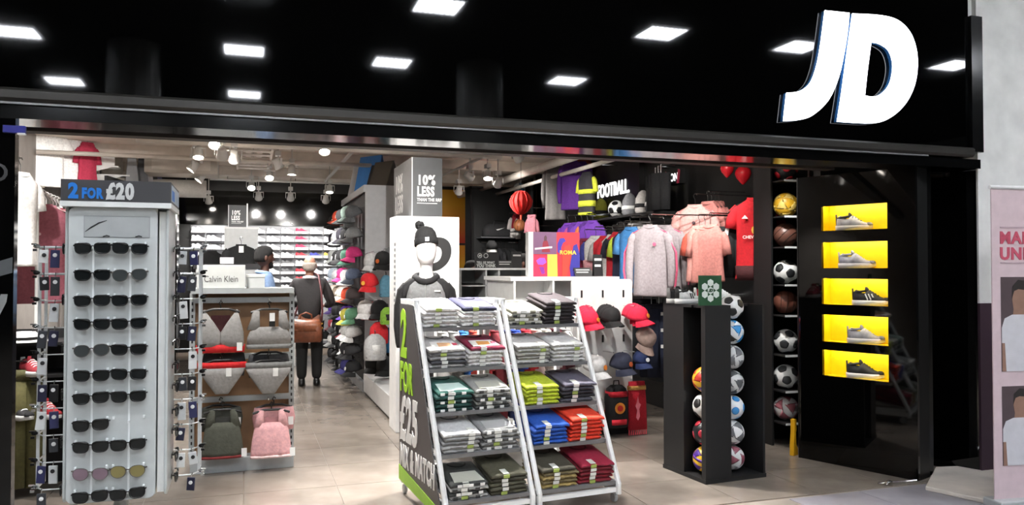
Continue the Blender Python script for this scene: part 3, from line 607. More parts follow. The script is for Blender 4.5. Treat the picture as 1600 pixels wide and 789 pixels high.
for px, lab, wb in ((347, 'grey briefs with red waistband on middle row of stand', RED), (420, 'plain grey briefs on middle row of stand', GM2)):
    t = ug(px, 563, lab, 'briefs', 'briefs')
    MB().pillow([(-.015, 0, .18, .022), (-.06, 0, .178, .024)], 24, .7).build('waistband', wb, t, smooth=True)
    MB().pillow([(-.06, 0, .175, .026), (-.11, 0, .15, .028), (-.17, 0, .11, .026), (-.22, 0, .075, .022), (-.25, 0, .055, .016), (-.262, 0, .045, .008)], 24, .75).build('body', GM, t, smooth=True); price(t, .05, -.09, -.035)
for px, cm, bm, lab in ((348, OLV, fab('#7b2b2c'), 'olive cropped vest top with dark red trim, bottom left of stand'), (424, PNK, fab('#e6c9c8'), 'pink cropped vest top, bottom right of stand')):
    t = ug(px, 640, lab, 'vest_top', 'top')
    MB().pillow([(-.10, 0, .105, .02), (-.15, 0, .13, .03, -.004), (-.24, 0, .145, .034), (-.33, 0, .155, .032), (-.355, 0, .156, .03)], 26, .75, .006, 50).build('body', cm, t, smooth=True)
    MB().pillow([(-.355, 0, .158, .033), (-.375, 0, .158, .033)], 24, .7).build('hem_band', bm, t, smooth=True)
    for s in (-1, 1): MB().pillow([(.0, s*.075, .022, .01), (-.06, s*.085, .03, .014), (-.13, s*.09, .045, .022)], 14).build('strap', cm, t, smooth=True)
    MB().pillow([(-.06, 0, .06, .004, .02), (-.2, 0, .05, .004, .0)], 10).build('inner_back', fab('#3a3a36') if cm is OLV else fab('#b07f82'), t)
    price(t, .16, -.33)
for px, py, c, lab in ((350, 548, '#2a2a2c', 'dark grey garment hanging behind the briefs on the left'), (420, 550, '#39393b', 'dark grey garment hanging behind the briefs on the right'), (428, 632, '#cf9a9d', 'second pink top hanging behind the pink vest top'), (345, 633, '#3a3c35', 'second olive top hanging behind the olive vest top')):
    t = ug(px, py, lab, 'vest_top', 'top', 6.69); MB().pillow([(-.02, 0, .15, .02), (-.1, 0, .165, .025), (-.2, 0, .15, .022)], 20, .75, .006, 40).build('body', fab(c), t, smooth=True); price(t, .13, -.13, -.03)
# ================================================================ LADDER STANDS WITH FOLDED SHIRTS
LO = Vector((1.18, 4.81, 0)); LROT = math.radians(6)
LM = T(LO, (0, 0, LROT)); WFR = mat('#dadbda', .35); SHZ = [1.195, .93, .662, .415, .155]
TILT = math.radians(11)
def setb(z): return .61*max(0, (z-.135))/1.235
def ladder(label, x0, x1, panel):
    t = thing('ladder_stand', label, 'display stand', LO, LROT)
    for x in (x0, x1):
        MB().tube([(x, 0, .07), (x, 0, .135), (x, .61, 1.37)], .019, 8).build('front_post', WFR, t); MB().bx(x-.016, x+.016, .88, .92, .07, 1.36).build('back_post', WFR, t)
        MB().bx(x-.016, x+.016, .0, .9, .08, .12).build('foot_rail', WFR, t); MB().bx(x-.018, x+.018, .59, .92, 1.352, 1.385).build('top_rail', WFR, t)
        for y in (.06, .86): MB().lathe([(.03, -.012), (.034, 0), (.03, .012)], 14, T((x, y, .034), (0, PI/2, 0))).build('castor', GREYM, t)
    for z in SHZ:
        y = setb(z)
        s = MB().bx(x0+.018, x1-.018, 0, .36, -.012, -.001).build('shelf', mat('#8e8f90', .4), t, (0, y+.005, z), (TILT, 0, 0)); MB().bx(x0+.018, x1-.018, -.008, -.0005, -.022, .003).build('shelf_lip', mat('#6b6c6e', .35, 'metal', .3), s)
        for x in (x0, x1): MB().bx(x-.01, x+.01, y+.02, .9, z-.03, z-.005).build('shelf_arm', WFR, t)
    MB().bx(x0+.02, x1-.02, .0, .03, .085, .115).build('base_bar', WFR, t)
    if panel:
        p = MB().prism([(.02, .10), (.9, .10), (.9, 1.35), (.605, 1.35)], x0-.03, x0-.022, M=Matrix(((0, 1, 0, 0), (1, 0, 0, 0), (0, 0, 1, 0), (0, 0, 0, 1)))).build('side_panel', mat('#4b4746', .5), t)
        MB().prism([(.02, .05), (.9, .10), (.9, .205), (.02, .11)], x0-.034, x0-.031, M=Matrix(((0, 1, 0, 0), (1, 0, 0, 0), (0, 0, 1, 0), (0, 0, 0, 1)))).build('green_stripe', mat('#8fbf2a', .5), p)
        GRN = mat('#9ccb2c', .5); LGR = mat('#d6d5d2', .5); rr = (PI/2, 0, -PI/2); xx = x0-.0325
        # lettering runs from the back edge towards the front
        text('2', .33, GRN, p, (xx, .865, .99), rr, bold=.05, sx=.62); text('FOR', .20, GRN, p, (xx, .875, .745), rr, bold=.06, sx=.52)
        text('£25', .30, LGR, p, (xx, .875, .41), rr, bold=.06, sx=.60); text('MIX & MATCH', .15, LGR, p, (xx, .87, .215), rr, bold=.06, sx=.52)
        text('PAIR UP AND SAVE', .05, mat('#cfe39a', .5), p, (xx-.003, .72, .115), rr, bold=.01) if False else None
    return t
ladder('white ladder shelving stand with grey price side panel, left of the pair', 0, .595, True)
ladder('white ladder shelving stand without price panel, right of the pair', .645, 1.245, False)
# stacks: (unit, shelf, side, n, colour, alt colour, name, style)
W0, K0 = '#e3e2e0', '#1d1d1f'
ST = [(0, 0, 0, 6, W0, '#c2c1c0', 'white', 'logo'), (0, 0, 1, 6, W0, '#bdbcbb', 'navy-topped white', 'navy'), (0, 1, 0, 5, '#bcbab8', '#22222a', 'white and black', 'logo'), (0, 1, 1, 7, W0, '#b9b6b5', 'crimson-topped white', 'crim'),
      (0, 2, 0, 6, '#1f4a44', '#12302e', 'dark teal', 'mint'), (0, 2, 1, 5, '#9fa09b', '#3a3c3b', 'pale grey patterned', 'pat'), (0, 3, 0, 5, '#c9c9c8', '#5a5b5b', 'light grey', 'plain'), (0, 3, 1, 5, '#8b8b8a', '#2b2b2c', 'mid grey', 'stripe'),
      (0, 4, 0, 4, '#2f312f', '#a8a9a6', 'charcoal', 'pat'), (0, 4, 1, 5, '#4a4838', '#2e2d24', 'dark olive', 'stick'),
      (1, 0, 0, 4, '#8a8878', '#b9b8ae', 'khaki patterned', 'pat'), (1, 0, 1, 7, '#2b2226', '#171315', 'plum black', 'stick'), (1, 1, 0, 5, '#bdbcba', '#7c7a72', 'light grey', 'plain'), (1, 1, 1, 5, '#cfcecc', '#bcbbb9', 'off-white', 'plain'),
      (1, 2, 0, 6, '#b7c62e', '#a5b426', 'lime green', 'stick'), (1, 2, 1, 6, '#1c1b20', '#5c5a66', 'black', 'lilac'), (1, 3, 0, 6, '#1d4fa8', '#173f8b', 'royal blue', 'stick'), (1, 3, 1, 8, '#d3371c', '#b92714', 'orange red', 'stick'),
      (1, 4, 0, 6, '#b39a5c', '#4d4733', 'khaki and mustard', 'olv'), (1, 4, 1, 5, '#8d1128', '#5d0a1a', 'burgundy', 'crims')]
SHN = ['top', 'second', 'third', 'fourth', 'bottom']
def put_tee(t, v, m): put('folded_body', ME_TEE[v], m, t)
for (u, s, sd, n, c, alt, nm, sty) in ST:
    x0 = 0 if u == 0 else .645; z = SHZ[s]+.001; y = setb(SHZ[s])+.012
    xc = x0+.158+.278*sd; n = min(n, 5) if nm != 'orange red' and nm != 'plum black' else 6
    for k in range(n):
        top = k == n-1; cc = mix(c, alt, R.random()*.8) if not top else c
        if sty in ('pat',) and not top: cc = c if k % 2 else alt
        if top: cc = {'navy': '#191938', 'crim': '#7d1838', 'mint': '#2a5a50', 'lilac': '#55525f', 'olv': '#3b382c', 'crims': '#8a1230'}.get(sty, c)
        w = LM @ Vector((xc+R.uniform(-.006, .006), y+R.uniform(-.004, .006)-math.sin(TILT)*k*(TH+.0015), z+.001+math.cos(TILT)*k*(TH+.0015)))
        pos = 'topmost' if top else ORD[n-1-k]+' from top'
        t = thing('folded_t_shirt', '%s folded T-shirt, %s, %s stack, %s shelf, %s stand' % (nm.split('-')[0] if top and '-' in nm else nm.replace('navy-topped ', '').replace('crimson-topped ', ''), pos, ('left', 'right')[sd], SHN[s], ('left', 'right')[u]), 'T-shirt', w, (TILT, 0, LROT+R.uniform(-.03, .03)), 'folded shirts on the ladder stands')
        put_tee(t, R.randrange(5), fab(cc)); put('fold_line', ME_FOLD, fab(mix(cc, '#000000', .4)), t)
        sx_ = -.03 if sty != 'plain' else .06
        put('size_sticker', ME_STICK, mat('#c9cbc6' if (k+s) % 4 else '#8d9f4c', .5), t, (sx_, 0, 0))
        if sty == 'pat' or (sty in ('mint', 'stripe') and k % 2 == 0):
            for q in range(3): put('printed_patch', ME_STICK, mat('#dcdddb' if sum(lin(cc)[:3]) < .9 else '#2c2d2d', .6), t, (-.09+.075*q+.02*(k % 2), .0005, 0), sc=(.7, 1, .8))
        if top:
            put('collar', ME_NECK, fab(mix(cc, '#000000', .3)), t); put('top_sticker', ME_STOP, mat('#d3d5cd', .5), t, (sx_, 0, 0))
            if sty in ('logo', 'navy', 'crim'):
                put('print', ME_PRINT, mat('#ece9e4', .7), t); put('print', ME_PRINT2, mat('#e8a35a' if sty != 'logo' else '#e3b184', .7), t); put('print', ME_PRINT2, mat('#c93a55', .7), t, (.075, .035, 0), sc=(.35, .6, 1))
            if sty in ('mint', 'stripe', 'pat', 'logo') and sty != 'logo':
                put('print', ME_PRINT, mat({'mint': '#cfe6dd', 'stripe': '#b5b5b4', 'pat': '#b4b5a8'}[sty], .8), t); 
                if sty == 'stripe':
                    for q in range(3): put('print', ME_PRINT2, mat('#ecebe8', .7), t, (.03+.03*q, .0, .001), (0, 0, -.4), (.12, 1, 1))
# rail of clothes seen through the shelves
ry = 6.35
cr = thing('clothes_rail', 'low white clothes rail behind the ladder stands', 'clothes rail', (1.75, ry, 0))
for x in (-.28, .98): MB().tube([(x, 0, .03), (x, 0, 1.18)], .014, 8).build('upright', WFR, cr); MB().tube([(x, -.2, .02), (x, .2, .02)], .014, 8).build('foot', WFR, cr)
MB().tube([(-.28, 0, 1.18), (.98, 0, 1.18)], .014, 8).build('rail', WFR, cr)
for k, (c, nm) in enumerate([('#9b9a98', 'light grey'), ('#7c7c7b', 'mid grey'), ('#2460a8', 'blue'), ('#d0412f', 'orange red'), ('#a81f28', 'red'), ('#5b0f1a', 'maroon'), ('#23305c', 'navy'), ('#1f3f9a', 'royal blue'), ('#c9202c', 'bright red'), ('#b9b3ad', 'stone grey'), ('#c7c2bd', 'cream'), ('#4d1420', 'dark burgundy'), ('#a9a8a6', 'silver grey')]):
    shirt('%s shirt on the low rail behind the ladder stands' % nm, (1.53+.09*k, ry, 1.09), PI/2+R.uniform(-.15, .15), c, .44, .7, .036, v=k % 3, group='shirts on the low rail')
# ================================================================ LIT LETTERS ON THE FASCIA
def shape_mesh(outs, ext, name):
    c = bpy.data.curves.new('s', 'CURVE'); c.dimensions = '2D'; c.fill_mode = 'BOTH'; c.extrude = ext
    for o in outs:
        sp_ = c.splines.new('POLY'); sp_.points.add(len(o)-1); sp_.use_cyclic_u = True
        for i, (x, y) in enumerate(o): sp_.points[i].co = (x, y, 0, 1)
    ob = bpy.data.objects.new('s', c); COL.objects.link(ob)
    me = bpy.data.meshes.new_from_object(ob.evaluated_get(bpy.context.evaluated_depsgraph_get())); bpy.data.objects.remove(ob); bpy.data.curves.remove(c)
    me.name = name; me.materials.clear(); return me
def smooth_out(pts, corners=(), n=4):     # Catmull-Rom through the points, keeping corners sharp
    out = []; L = len(pts)
    for i in range(L):
        p0, p1, p2, p3 = pts[i-1], pts[i], pts[(i+1) % L], pts[(i+2) % L]
        if i in corners: p0 = p1
        if (i+1) % L in corners: p3 = p2
        for k in range(n):
            t = k/n; f = lambda a, b, c_, d: .5*((2*b)+(-a+c_)*t+(2*a-5*b+4*c_-d)*t*t+(-a+3*b-3*c_+d)*t**3)
            out.append((f(p0[0], p1[0], p2[0], p3[0]), f(p0[1], p1[1], p2[1], p3[1])))
    return out
Jp = [(978, 32), (1055, 40), (1050, 95), (1040, 160), (1022, 240), (990, 312), (940, 360), (895, 375), (848, 378), (858, 290), (900, 284), (932, 258), (952, 205), (964, 140), (972, 80)]
Do = [(1064, 42), (1150, 47), (1205, 62), (1243, 98), (1263, 148), (1268, 205), (1259, 265), (1233, 320), (1188, 364), (1130, 385), (1016, 380), (1030, 290), (1046, 170)]
Di = [(1123, 132), (1150, 138), (1178, 160), (1190, 205), (1181, 258), (1158, 290), (1130, 302), (1103, 298), (1112, 215)]
Z2 = lambda p: (lambda v: (v.x, v.z))(atY(800+p[0]/2, p[1]/2, YF-.036))
LETW = mat('#f4f8ff', .5, 'plain', 0, 5.0); LETS = mat('#3a78b8', .4)
J1 = smooth_out([Z2(p) for p in Jp], (0, 1, 8, 9)); D1 = smooth_out([Z2(p) for p in Do], (0, 10)); D2 = smooth_out([Z2(p) for p in Di], (0, 7))
js = thing('illuminated_sign', 'large glowing white two-letter shop sign on the black fascia', 'sign', (4.2, YF, 2.65))
for nm, outs in (('letter_j', [J1]), ('letter_d', [D1, D2])):
    outs = [[(x-4.2, z-2.65) for x, z in o] for o in outs]
    b = put(nm, shape_mesh(outs, .014, nm), LETS, js, (0, -.016, 0), (PI/2, 0, 0)); put('lit_face', shape_mesh(outs, .003, 'lit_face'), LETW, b, (0, 0, .0175))
def logo(parent, m, x, y, z, h, rot=(PI/2, 0, 0), ext=.002):     # the same two letters, small
    s = h/(3.46-2.65); w = 1.2*s
    for nm, outs in (('logo_letter', [J1]), ('logo_letter', [D1, D2])):
        put(nm, shape_mesh([[((a-4.2)*s, (b_-3.05)*s) for a, b_ in o] for o in outs], ext, nm), m, parent, (x, y, z), rot)
# ================================================================ SHOES IN THE NICHES
nsh = [('#a8a6a4', '#c9c4bd', '#5a5a58', '#2a2a2a', 'grey and black trainer with pale sole in topmost yellow niche', .10), ('#8f8f96', '#b9b6b4', '#8f8f96', '#8a8a90', 'plain lilac-grey trainer in second yellow niche', .12), ('#141416', '#e6e4e0', '#141416', '#141416', 'black trainer with white side stripes in third yellow niche', .235),
       ('#8d8c8e', '#cfccc8', '#9a999b', '#6d6c6e', 'grey running trainer in fourth yellow niche', .19), ('#191a1a', '#dedbd6', '#232323', '#191a1a', 'black trainer with white sole in lowest yellow niche', .18)]
for (u, s_, lc, cl, lb, ox), (z0, z1) in zip(nsh, nz):
    q = A+dv*(nx0+ox-.005)-nv*.06+Vector((0, 0, z0+.0005)); trainer(lb, q, (0, 0, ang+.28), u, s_, lc, cl, '#e8e8e6' if 'stripes' in lb else None, group='shoes in the yellow niches', sc=1.0, hz=1.3)
# ================================================================ BALL CABINET
ca = math.atan2(5.227-5.182, 3.805-3.251); cb = thing('ball_cabinet', 'black upright cabinet with open slots full of footballs', 'cabinet', (3.251, 5.182, 0), (0, 0, ca-.0))
BK = mat('#111112', .55); cw, cdp, ch = .555, .55, 1.325
MB().bx(0, .235, 0, .02, .03, ch).build('front_board', BK, cb); MB().bx(.0, .02, .02, .05, .03, ch).build('corner_board', BK, cb)
MB().bx(0, .02, .275, cdp, .03, ch).build('left_side_board', BK, cb); MB().bx(cw-.02, cw, 0, cdp, .03, ch).build('right_side_board', BK, cb); MB().bx(0.02, cw-.02, cdp-.02, cdp, .03, ch).build('back_board', BK, cb)
MB().bx(-.005, cw+.005, -.005, cdp+.005, 0, .03).build('base', BK, cb); MB().bx(0, cw, .17, cdp, ch-.02, ch).build('top_board', BK, cb); MB().bx(.02, .235, .0201, .17, ch-.02, ch).build('top_corner', BK, cb)
MB().bx(.235, .25, .02, .3, .03, ch-.02).build('divider', BK, cb); MB().bx(.02, .235, .29, .3, .03, ch-.02).build('divider', BK, cb)
CM = T((3.251, 5.182, 0), (0, 0, ca))
cbx = [('tri', '#d5d6d6', '#9d9da0', '#8a4a58'), ('tri', '#e4e5e4', '#6f7174', None), ('disc', '#e3e5e6', '#3a8ac8', None), ('tri', '#cfd0cf', '#55585a', '#2f3133'), ('tri', '#c9cbca', '#6f7174', None), ('band', '#dfe3e6', '#2f8fd0', '#222222'), ('pent', '#e6e6e4', '#16181a', None)]
clb = ['white, grey and maroon football at bottom of right slot', 'plain white football with dark chevron, second from bottom', 'white football with blue patch, third from bottom of right slot', 'grey patterned football in the middle of right slot', 'pale grey lettered football, third from top of right slot', 'white football with blue flashes, second from top of right slot', 'white football with black patches at top of right slot']
for k, (kd, b_, a_, a2) in enumerate(cbx): ball(clb[k], CM @ Vector((.36, .15, .135+.1945*k)), kd, b_, a_, a2, spin=k*1.3, group='footballs in the cabinet', r=.094)
for k, (z, kd, b_, a_, a2, lb) in enumerate([(.14, 'band', '#e8b92a', '#4a2a86', '#5b2a90', 'yellow football with purple band at bottom of left slot'), (.345, 'disc', '#17171a', '#b12a3a', None, 'black and red football second from bottom of left slot'), (.545, 'pent', '#dcdcd8', '#1c1c1c', None, 'white and black football third in left slot'), (.75, 'band', '#e2b02c', '#c23a2a', '#5b2a90', 'yellow football with purple and red marks at top of left slot')]):
    ball(lb, CM @ Vector((.125, .165, z)), kd, b_, a_, a2, spin=k*1.1, group='footballs in the cabinet', r=.1)
gs = thing('green_sign', 'small square green sign with white football emblem on the cabinet', 'sign', CM @ Vector((-.0, .03, ch)), (0, 0, ca-.05))
MB().bx(-.03, .17, 0, .012, 0, .225).build('board', mat('#1f4a2c', .5), gs)
HW = mat('#cfd6cf', .6)
for k in range(7):
    a = PI/2+PI/3*k; cx, cz = (.07+.058*math.cos(a), .112+.058*math.sin(a)) if k < 6 else (.07, .112)
    MB().prism([(cx+.0285*math.cos(PI/3*j+PI/6+(PI/6 if 0 else 0)), cz+.0285*math.sin(PI/3*j+PI/6)) for j in range(6)], -.002, -.0005).build('hexagon', HW, gs)
logo(gs, mat('#2b4a34', .6), .07, -.004, .112, .026)
trainer('white and black trainer on the cabinet, behind the green sign', CM @ Vector((-.0, .36, ch)), (0, 0, .35), '#d9dad8', '#eeeeec', '#333333', '#1c1c1c', '#1c1c1c')
trainer('black trainer on the cabinet, left corner', CM @ Vector((.0, .48, ch)), (0, 0, .25), '#1d1d1f', '#d5d5d3', '#888888')
trainer('white trainer lying on the cabinet, right rear', CM @ Vector((.26, .33, ch)), (0, 0, -.15), '#dddddc', '#eeeeec')
trainer('pink and red trainer on the cabinet, rear right corner', CM @ Vector((.25, .47, ch)), (0, 0, .1), '#b5243f', '#e6dede')
yw = thing('door_wedge', 'yellow door stop post at the foot of the shoe panel', 'door stop', A+Vector((-.005, .085, 0)), (0, 0, ang+PI/2))
MB().prism([(-.02, 0), (.05, 0), (.05, .06), (.025, .09), (.02, .2), (.03, .22), (.03, .31), (-.005, .31), (-.005, .2), (-.02, .08)], -.02, .02).build('post', mat('#d9a212', .4), yw, bevel=.004)
# ================================================================ BALL WALL AT THE RIGHT
bu = thing('ball_shelf_unit', 'tall black shelf unit with a column of balls beside shoe panel', 'shelf unit', (4.53, 5.98, 0))
MB().bx(0, .02, .14, .4, 0, 2.75).build('side_board', BK, bu); MB().bx(.02, .6, .38, .4, 0, 2.75).build('back_board', BK, bu)
bz = [(265, 'disc', '#1a1a1c', '#b0202c', None, 'black and red ball on the highest shelf of the ball unit'), (320, 'tri', '#d9a92a', '#e6c86a', None, 'yellow ball on the second shelf of the ball unit'), (367, 'basket', '#5a3a30', '#1a1210', None, 'dark brown basketball on the third shelf of the ball unit'), (425, 'pent', '#d8dad8', '#222426', None, 'white and black football on the fourth shelf of the ball unit'),
      (472, 'basket', '#6a4034', '#1c1310', None, 'reddish brown basketball on the fifth shelf of the ball unit'), (533, 'pent', '#d4d6d4', '#2c2e30', None, 'white football with black seams on the sixth shelf of ball unit'), (588, 'pent', '#d9dad8', '#3c3e40', None, 'white football on the seventh shelf of the ball unit'), (637, 'tri', '#d3cfce', '#a8626c', None, 'white football with pink marks on the lowest shelf of ball unit')]
for k, (py, kd, b_, a_, a2, lb) in enumerate(bz):
    p = at(1228, py, 7.3); MB().bx(.03, .58, .0, .36, p.z-.125, p.z-.112).build('shelf', BK, bu); MB().bx(.04, .4, -.012, -.001, p.z-.127, p.z-.11).build('shelf_light_lip', mat('#d6d9da', .4), bu)
    ball(lb, (p.x, 6.13, p.z), kd, b_, a_, a2, spin=k*.9, group='balls on the ball unit')
# ================================================================ ROLL-UP BANNER
bn = thing('rollup_banner', 'pale pink pull-up poster banner with red lettering at right edge', 'banner', (4.76, 4.06, 0), (0, 0, -.12))
MB().bx(-.02, .88, -.08, .08, 0, .06).build('base', GREYM, bn, bevel=.01); MB().bx(0, .86, -.004, .004, .06, 2.14).build('sheet', mat('#c9b4b8', .6), bn); MB().tube([(-.01, 0, 2.15), (.87, 0, 2.15)], .014, 8).build('top_bar', mat('#d6d6d4', .4), bn)
MB().tube([(.43, .02, .05), (.43, .02, 2.14)], .01, 6).build('pole', GREYM, bn)
PKR = mat('#b5485c', .6); FNT = mat('#b09aa0', .6)
text('MANCHESTER', .082, PKR, bn, (.06, -.006, 1.772), bold=.05, sx=1.02); text('UNITED', .082, PKR, bn, (.06, -.006, 1.665), bold=.05, sx=1.02); text('2018 2019', .018, FNT, bn, (.06, -.006, 1.88)) if False else None
MB().bx(.065, .45, -.006, -.0045, 1.875, 1.885).build('fine_print', FNT, bn); MB().bx(.065, .45, -.006, -.0045, 1.635, 1.645).build('fine_print', FNT, bn)
SKN = mat('#8a6a5a', .6, 'skin')
for z0, z1, hx, cut in ((.91, 1.545, .20, 1), (.28, .81, .21, 0)):
    ph_ = MB().bx(.065, .8, -.0065, -.0045, z0, z1).build('photograph', mat('#4a3d40', .6), bn)
    H_ = z1-z0; wm = mat('#c3c2c6', .7)
    def pr(pts, m, nm, y): MB().prism([(max(.067, x-.1), z0+z*H_) for x, z in pts], y, y+.001).build(nm, m, ph_)
    pr([(.10, .30), (.13, .46), (.19, .56), (.25, .60), (.36, .60), (.46, .54), (.54, .42), (.56, .28), (.48, .3), (.47, .0), (.20, .0), (.19, .3)], wm, 'printed_shirt', -.0085)
    pr([(.17, .32), (.26, .32), (.25, .1), (.22, .0), (.17, .0)], SKN, 'printed_arm', -.0080)
    pr([(.255+.1*0, .57), (.262, .66), (.252, .76), (.265, .87), (.30, .92), (.345, .90), (.37, .82), (.365, .7), (.345, .62), (.345, .57)], SKN, 'printed_face', -.0082)
    pr([(.25, .77), (.255, .9), (.3, .97), (.35, .96), (.38, .86), (.372, .78), (.355, .86), (.3, .87), (.268, .85)], mat('#1d1715', .7), 'printed_hair', -.0088)
# ================================================================ CAP GONDOLA AND ITS NEIGHBOURS
GG = mat('#a5a6a8', .45)
go = thing('cap_gondola', 'tall grey double-sided gondola hung with rows of caps along the aisle', 'gondola', (1.47, 10.4, 0))
MB().bx(.03, .6, 0.02, 2.5, .0, 2.62).build('core', mat('#2d2b2c', .6), go); MB().bx(0, .62, -.015, .02, .28, 2.65).build('end_board', GG, go); MB().bx(0, .62, 2.5, 2.53, 0, 2.65).build('end_board', GG, go)
MB().bx(-.02, .64, -.02, 2.55, 2.65, 2.69).build('top_board', GG, go); MB().bx(-.02, .03, .03, 2.5, 0, .12).build('kick_board', GG, go)
MB().bx(-.022, -.0, -.02, 2.54, 2.6, 2.65).build('top_rail', GG, go)
pl = thing('white_plinth', 'low white glossy plinth between the gondola and white pillar', 'plinth', (1.45, 7.95, 0)); MB().bx(0, .6, .26, 2.4, .03, .26).build('body', mat('#e3e3e2', .15), pl, bevel=.005); MB().bx(.02, .58, .28, 2.38, 0, .03).build('kick', BLACK, pl)
capc = [['#c2452c', '#2a2a2c', '#1d1d1f', '#8fa39a', '#55575a'], ['#cfcfcd', '#2c2a33', '#33303c', '#1b1b1d', '#77797a'], ['#1c1c1e', '#242426', '#a8acac', '#3f6a57', '#b52a68'], ['#8f9092', '#b52a6a', '#9aa6b4', '#cfcfcf', '#4a5468'], ['#8a7b6c', '#d8d4c8', '#e6c8bd', '#c24a30', '#3a3030'],
        ['#141416', '#1b1b1d', '#4a2a86', '#a8a040', '#5a8a6a'], ['#171719', '#202022', '#7a1f2c', '#b9b9b7', '#c9c9c8'], ['#131315', '#0f0f11', '#d5d5d3', '#1c1c1e', '#262628'], ['#111113', '#151517', '#1b1b1e', '#33306a', '#141416']]
CN = {'#c2452c': 'orange', '#8fa39a': 'sage green', '#cfcfcd': 'white', '#a8acac': 'light grey', '#3f6a57': 'green', '#b52a68': 'magenta', '#b52a6a': 'magenta', '#8f9092': 'grey', '#9aa6b4': 'pale blue', '#cfcfcf': 'white', '#4a5468': 'slate blue', '#8a7b6c': 'tan', '#d8d4c8': 'cream', '#e6c8bd': 'blush', '#c24a30': 'orange', '#4a2a86': 'purple', '#a8a040': 'yellow', '#5a8a6a': 'green', '#7a1f2c': 'maroon', '#b9b9b7': 'silver', '#c9c9c8': 'white', '#d5d5d3': 'white', '#33306a': 'indigo', '#33303c': 'dark purple', '#2c2a33': 'charcoal purple', '#55575a': 'grey', '#77797a': 'grey'}
gz = [2.30, 2.02, 1.74, 1.47, 1.21, .96, .73, .50, .27]
for r_, row in enumerate(capc):
    for c_, col in enumerate((list(reversed(row))+row)[:8]):
        y = 10.53+.285*c_; x = 1.355-.03*(c_ % 2)
        MB().tube([(.03, y-10.4, gz[r_]+.11), (-.2, y-10.4, gz[r_]+.12)], .005, 6).build('hook_arm', CHROME, go)
        cap('%s cap, %s in the %s row down of the cap gondola' % (CN.get(col, 'black'), ('nearest',)[0] if c_ == 0 else ORD[c_]+' along', ORD[r_]), (x, y, gz[r_]+R.uniform(-.02, .02)), (R.uniform(.15, .4), R.uniform(-.12, .12), -PI/2+R.uniform(-.25, .35)), col, None if R.random() < .6 else mix(col, '#000000', .4), '#d8d8d6' if R.random() < .35 else None, 'caps on the aisle side of the gondola', 1.18)
# caps and bags on the gondola end
for (px, py, col, em, d, lb) in [(583, 408, '#b3b4b4', None, 9.7, 'light grey cap on gondola end, top row left'), (600, 406, '#161617', '#c9622a', 9.5, 'black cap with orange badge on gondola end, top row'), (610, 400, '#5a5b5d', None, 9.9, 'dark grey cap on gondola end, top row right'),
      (578, 440, '#b5161f', '#d6a03a', 9.4, 'bright red cap with yellow badge on gondola end'), (573, 482, '#c9c7c6', None, 9.7, 'white cap on gondola end above the bags'), (582, 484, '#8e1a26', None, 9.9, 'dark red cap on gondola end beside the white one'), (594, 482, '#101012', None, 9.5, 'black cap on gondola end, middle row'), (585, 566, '#0f0f10', None, 9.6, 'black cap lowest on gondola end, left'), (603, 570, '#141415', None, 9.5, 'black cap lowest on gondola end, right')]:
    p = at(px, py, d); MB().tube([(p.x-1.47, -.01, p.z+.1), (p.x-1.47, p.y-10.4-.05, p.z+.115)], .005, 6).build('hook_arm', CHROME, go)
    cap(lb, p-Vector((0, 0, .04)), (.3, 0, -.75), col, None, em, 'caps on the gondola end', 1.25)
def bag(label, px, py, d, w, h, dep, col, name='drawstring_bag', cat='bag', flap=None):
    p = at(px, py, d); t = thing(name, label, cat, p)
    MB().pillow([(-h, 0, w*.42, dep*.4), (-h*.95, 0, w*.49, dep*.5), (-h*.6, 0, w*.5, dep*.52), (-h*.25, 0, w*.47, dep*.45), (-h*.08, 0, w*.3, dep*.3), (0, 0, w*.16, dep*.18)], 20, .75, dep*.08, 30).build('sack', fab(col), t, smooth=True)
    for s in (-1, 1): MB().tube([(s*w*.1, -dep*.1, -.01), (s*w*.3, -dep*.3, -h*.3), (s*w*.4, -dep*.35, -h*.9)], .005, 5).build('cord', fab('#1b1b1b'), t)
    if flap: MB().pillow([(-h*.75, 0, w*.3, dep*.53), (-h*.4, 0, w*.3, dep*.53)], 16, .7).build('front_pocket', fab(flap), t, smooth=True)
    MB().tube([(0, 0, 0), (0, 0, .03), (0, .03, .04)], .006, 6).build('hanging_loop', BLACK, t)
    return t
bag('red shiny drawstring bag on gondola end', 592, 503, 9.4, .22, .26, .14, '#c8232c'); bag('silver grey drawstring bag below the red bag on gondola end', 586, 522, 9.2, .26, .3, .16, '#9c9c9c', flap='#b8b8b6'); bag('blue drawstring bag on gondola end beside the red bag', 609, 512, 9.7, .2, .3, .12, '#2d6f9e'); bag('green and black small pouch on gondola end', 606, 480, 9.3, .18, .2, .1, '#7fae3c', flap='#222222'); bag('pale blue boot bag on gondola end under top caps', 603, 430, 9.5, .16, .26, .1, '#5f93ab'); bag('black gym sack hanging low on gondola end', 600, 535, 9.8, .3, .36, .16, '#17171a')
